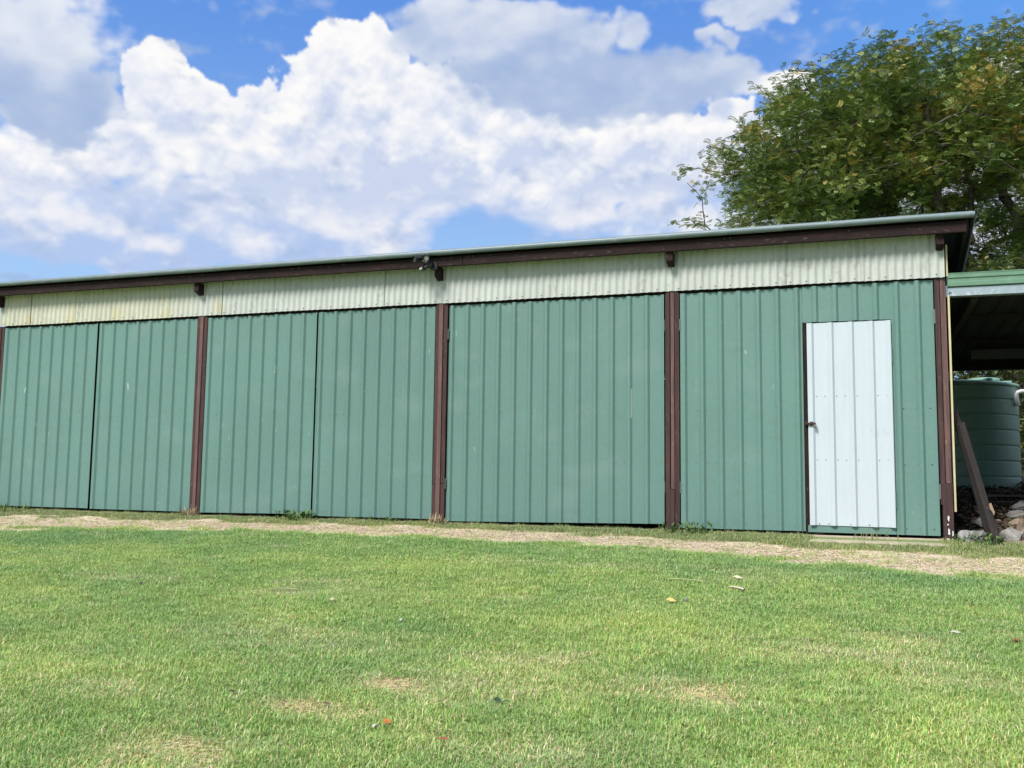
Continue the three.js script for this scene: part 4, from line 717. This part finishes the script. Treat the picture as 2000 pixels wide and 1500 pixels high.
{
  const r = rng(2024), kinds = [tuft(44, 0.075, 0.014, 0.04, 1, 0.04), tuft(44, 0.075, 0.012, 0.036, 2, 0.065), tuft(30, 0.06, 0.024, 0.06, 3, 0.12), tuft(30, 0.08, 0.012, 0.03, 4, 0.6, [1.1, 1.04, 0.9])], lists = [[], [], [], []];
  const cx = 0, cz = 9.65, ok = (x, z) => { const a = Math.atan2(x - cx, cz - z) * 57.3; return a > -58 && a < 40; };
  const N = 239000;
  for (let i = 0; i < N; i++) {
    const z = 0.03 + 8.0 * (1 - Math.pow(r(), 0.8)), x = -14.5 + r() * 20.5; if (!ok(x, z)) continue;
    if (x > -0.24 && x < 1.0 && z < 0.44) { if (z < 0.38 || r() < 0.5) continue; }
    if (x > 1.05 && z < 0.12) continue;
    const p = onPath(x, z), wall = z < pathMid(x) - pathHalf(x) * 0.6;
    if (r() < p * 0.97) continue;
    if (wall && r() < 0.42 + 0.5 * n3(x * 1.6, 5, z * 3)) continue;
    const dry = clamp(dryness(x, z) + (wall ? 0.35 : 0) + p * 0.3, 0, 1), lush = fbm(x * 0.5, 8, z * 0.8, 3), fine = n3(x * 3, 3, z * 3);
    let c = mix3([0.25, 0.435, 0.11], [0.42, 0.57, 0.145], clamp(0.5 + lush * 1.4 + fine * 0.4, 0, 1));
    const edge = smoothstep(z - pathMid(x) - pathHalf(x), 0, 0.15) * (1 - smoothstep(z - pathMid(x) - pathHalf(x), 0.5, 1.3)) * (0.6 + n3(x * 0.8, 3, z)); c = mix3(c, [0.15, 0.36, 0.13], clamp(edge, 0, 1) * 0.55);
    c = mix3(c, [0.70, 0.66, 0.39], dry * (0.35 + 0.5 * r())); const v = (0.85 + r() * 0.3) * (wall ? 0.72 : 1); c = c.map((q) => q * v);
    if (dry > 0.8 && r() < 0.2) continue;
    const k = dry > 0.6 ? 3 : r() < 0.12 + 0.2 * Math.max(0, lush) ? 2 : r() < 0.5 ? 0 : 1, s = (0.8 + r() * 0.45) * (wall ? 1.25 : 1) * (1 - 0.3 * dry);
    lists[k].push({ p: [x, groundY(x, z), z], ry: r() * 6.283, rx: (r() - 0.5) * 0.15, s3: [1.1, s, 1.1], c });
  }
  console.log('grass tufts', lists.map((l) => l.length).join(' '));
  ['lawn_grass', 'fine_grass', 'tall_grass', 'dry_grass'].forEach((n, i) => { const im = instanced(n, kinds[i], grassMat, lists[i]); im.userData.label = ['short green lawn grass sloping up to the shed', 'finer green blades through the lawn', 'taller green blades in the lusher parts of the lawn', 'short dry straw-coloured grass in the bare lawn patches'][i]; });
}
{ // straw and chips lying on the worn strip
  const r = rng(66), l = [], g = new THREE.BufferGeometry(); g.setAttribute('position', new THREE.Float32BufferAttribute([-0.5, 0, -0.5, 0.5, 0, -0.5, 0.5, 0.25, 0.5, -0.5, 0.25, 0.5, 0, 0.9, 0], 3)); g.setIndex([0, 1, 4, 1, 2, 4, 2, 3, 4, 3, 0, 4]); g.computeVertexNormals();
  for (let i = 0; i < 42000; i++) {
    const x = -14 + r() * 18.5, t = (r() + r() + r() - 1.5) / 1.5, z = pathMid(x) + t * pathHalf(x) * 1.25; if (z < 0.05 || (x > 1.1 && z < 0.2)) continue;
    const k = r(), L = 0.012 + r() * r() * 0.07; l.push({ p: [x, groundY(x, z) + 0.007 + r() * 0.006, z], ry: r() * 6.283, rz: (r() - 0.5) * 0.35, s3: [L, 0.003 + r() * 0.003, 0.0025 + r() * 0.004], c: k < 0.7 ? [0.5 + 0.16 * r(), 0.4 + 0.14 * r(), 0.28 + 0.11 * r()] : k < 0.93 ? [0.36, 0.28, 0.19] : [0.2, 0.15, 0.1] });
  }
  for (let i = 0; i < 2200; i++) { const P = PATCH[i % 4], x = P[0] + (r() + r() - 1) * P[2], z = P[1] + (r() + r() - 1) * P[3]; l.push({ p: [x, groundY(x, z) + 0.01, z], ry: r() * 6.283, rz: (r() - 0.5) * 0.4, s3: [0.02 + r() * 0.04, 0.003, 0.003], c: [0.5 + 0.15 * r(), 0.43, 0.28] }); }
  instanced('dry_straw', g, white(), l).userData.label = 'pale straw and chips scattered on the worn strip';
}

// ---------------------------------------------------------------- things lying on the lawn
const onLawn = (x, z, up = 0.03) => [x, groundY(x, z) + up, z];
function litterLeaf(label, x, z, l, w, c, turn, up = 0.034) { const g = leafShape(l, w, 0.35), p = g.attributes.position; for (let i = 0; i < p.count; i++) p.setY(i, p.getY(i) + 0.25 * Math.pow(p.getZ(i) / l - 0.5, 2) * l); g.computeVertexNormals(); const m = part('fallen_leaf', g, mat({ color: rgb(...c), roughness: 0.8 }), scene); m.name = numbered('fallen_leaf'); m.position.set(...onLawn(x, z, up)); m.rotation.set(0.15, turn, 0.2); tag(m, label, 'leaf'); }
litterLeaf('bright orange leaf lying on the lawn in the foreground', -1.937, 5.785, 0.055, 0.03, [0.42, 0.13, 0.03], 1.2);
litterLeaf('small white leaf beside the orange leaf in the foreground', -1.955, 5.83, 0.045, 0.018, [0.42, 0.41, 0.36], 0.3);
litterLeaf('dark curled leaf near the left of the foreground lawn', -2.882, 5.627, 0.05, 0.014, [0.035, 0.026, 0.02], 1.7);
litterLeaf('brown leaf on the bare patch left of centre', -2.33, 5.66, 0.06, 0.018, [0.1, 0.065, 0.04], 1.5);
litterLeaf('dark green leaf in the lawn at the bottom centre', -1.557, 5.38, 0.06, 0.03, [0.02, 0.05, 0.025], 1.1);
litterLeaf('dull red leaf near the bottom edge of the lawn', -1.608, 5.92, 0.05, 0.02, [0.26, 0.07, 0.04], 2.0);
litterLeaf('yellow leaf on the lawn below the third post', -1.113, 3.135, 0.08, 0.05, [0.55, 0.42, 0.14], 1.4);
litterLeaf('pale leaf near the path below the white door', -0.755, 2.18, 0.09, 0.04, [0.5, 0.46, 0.32], 1.4);
litterLeaf('white leaf at the right of the lawn above the bare patch', 0.641, 3.5, 0.07, 0.03, [0.42, 0.41, 0.34], 1.8);
litterLeaf('pale leaf on the left half of the lawn', -3.433, 3.69, 0.06, 0.035, [0.42, 0.38, 0.27], 0.9);
litterLeaf('grey-white curled leaf in mid lawn', -2.685, 4.06, 0.07, 0.02, [0.36, 0.37, 0.36], 0.3);
litterLeaf('small black leaf at the far left of the lawn', -5.28, 3.5, 0.06, 0.03, [0.03, 0.025, 0.02], 0.9);
function stick(label, x, z, l, c, turn, r0) { const cu = new THREE.CatmullRomCurve3([[-l / 2, 0.004, 0], [-l / 6, 0.012, 0.006], [l / 5, 0.008, -0.004], [l / 2, 0, 0.003]].map((p) => new THREE.Vector3(...p))); const g = new THREE.TubeGeometry(cu, 10, r0, 6); g.scale(1, 0.6, 1); const m = part('stick', g, mat({ color: rgb(...c), roughness: 0.9 }), scene); m.name = numbered('stick'); m.position.set(...onLawn(x, z, 0.036)); m.rotation.y = turn; tag(m, label, 'stick'); }
stick('pale bark-stripped stick on the lawn below the white door', -0.68, 2.57, 0.16, [0.52, 0.46, 0.37], -0.75, 0.012);
stick('thin pale twig left of the bark-stripped stick', -1.08, 2.4, 0.3, [0.5, 0.47, 0.28], -0.12, 0.004);
stick('pale twig lying across the grass left of centre', -4.0, 3.42, 0.24, [0.45, 0.42, 0.27], 0.35, 0.005);
{ const m = part('seed_pod', rockGeo(0.045, 0.04, 0.045, 500), mat({ color: rgb(0.2, 0.085, 0.045), roughness: 0.8 }), scene); m.name = numbered('seed_pod'); m.position.set(...onLawn(0.982, 3.6, 0.04)); tag(m, 'small round red-brown seed pod at the right edge of the lawn', 'seed pod'); }
{ const m = part('pebble', rockGeo(0.04, 0.03, 0.04, 501), rockPale, scene); m.name = numbered('pebble'); m.position.set(...onLawn(-0.98, 3.07, 0.035)); tag(m, 'small pale pebble right of the yellow leaf', 'pebble'); }

renderer.render(scene, camera);
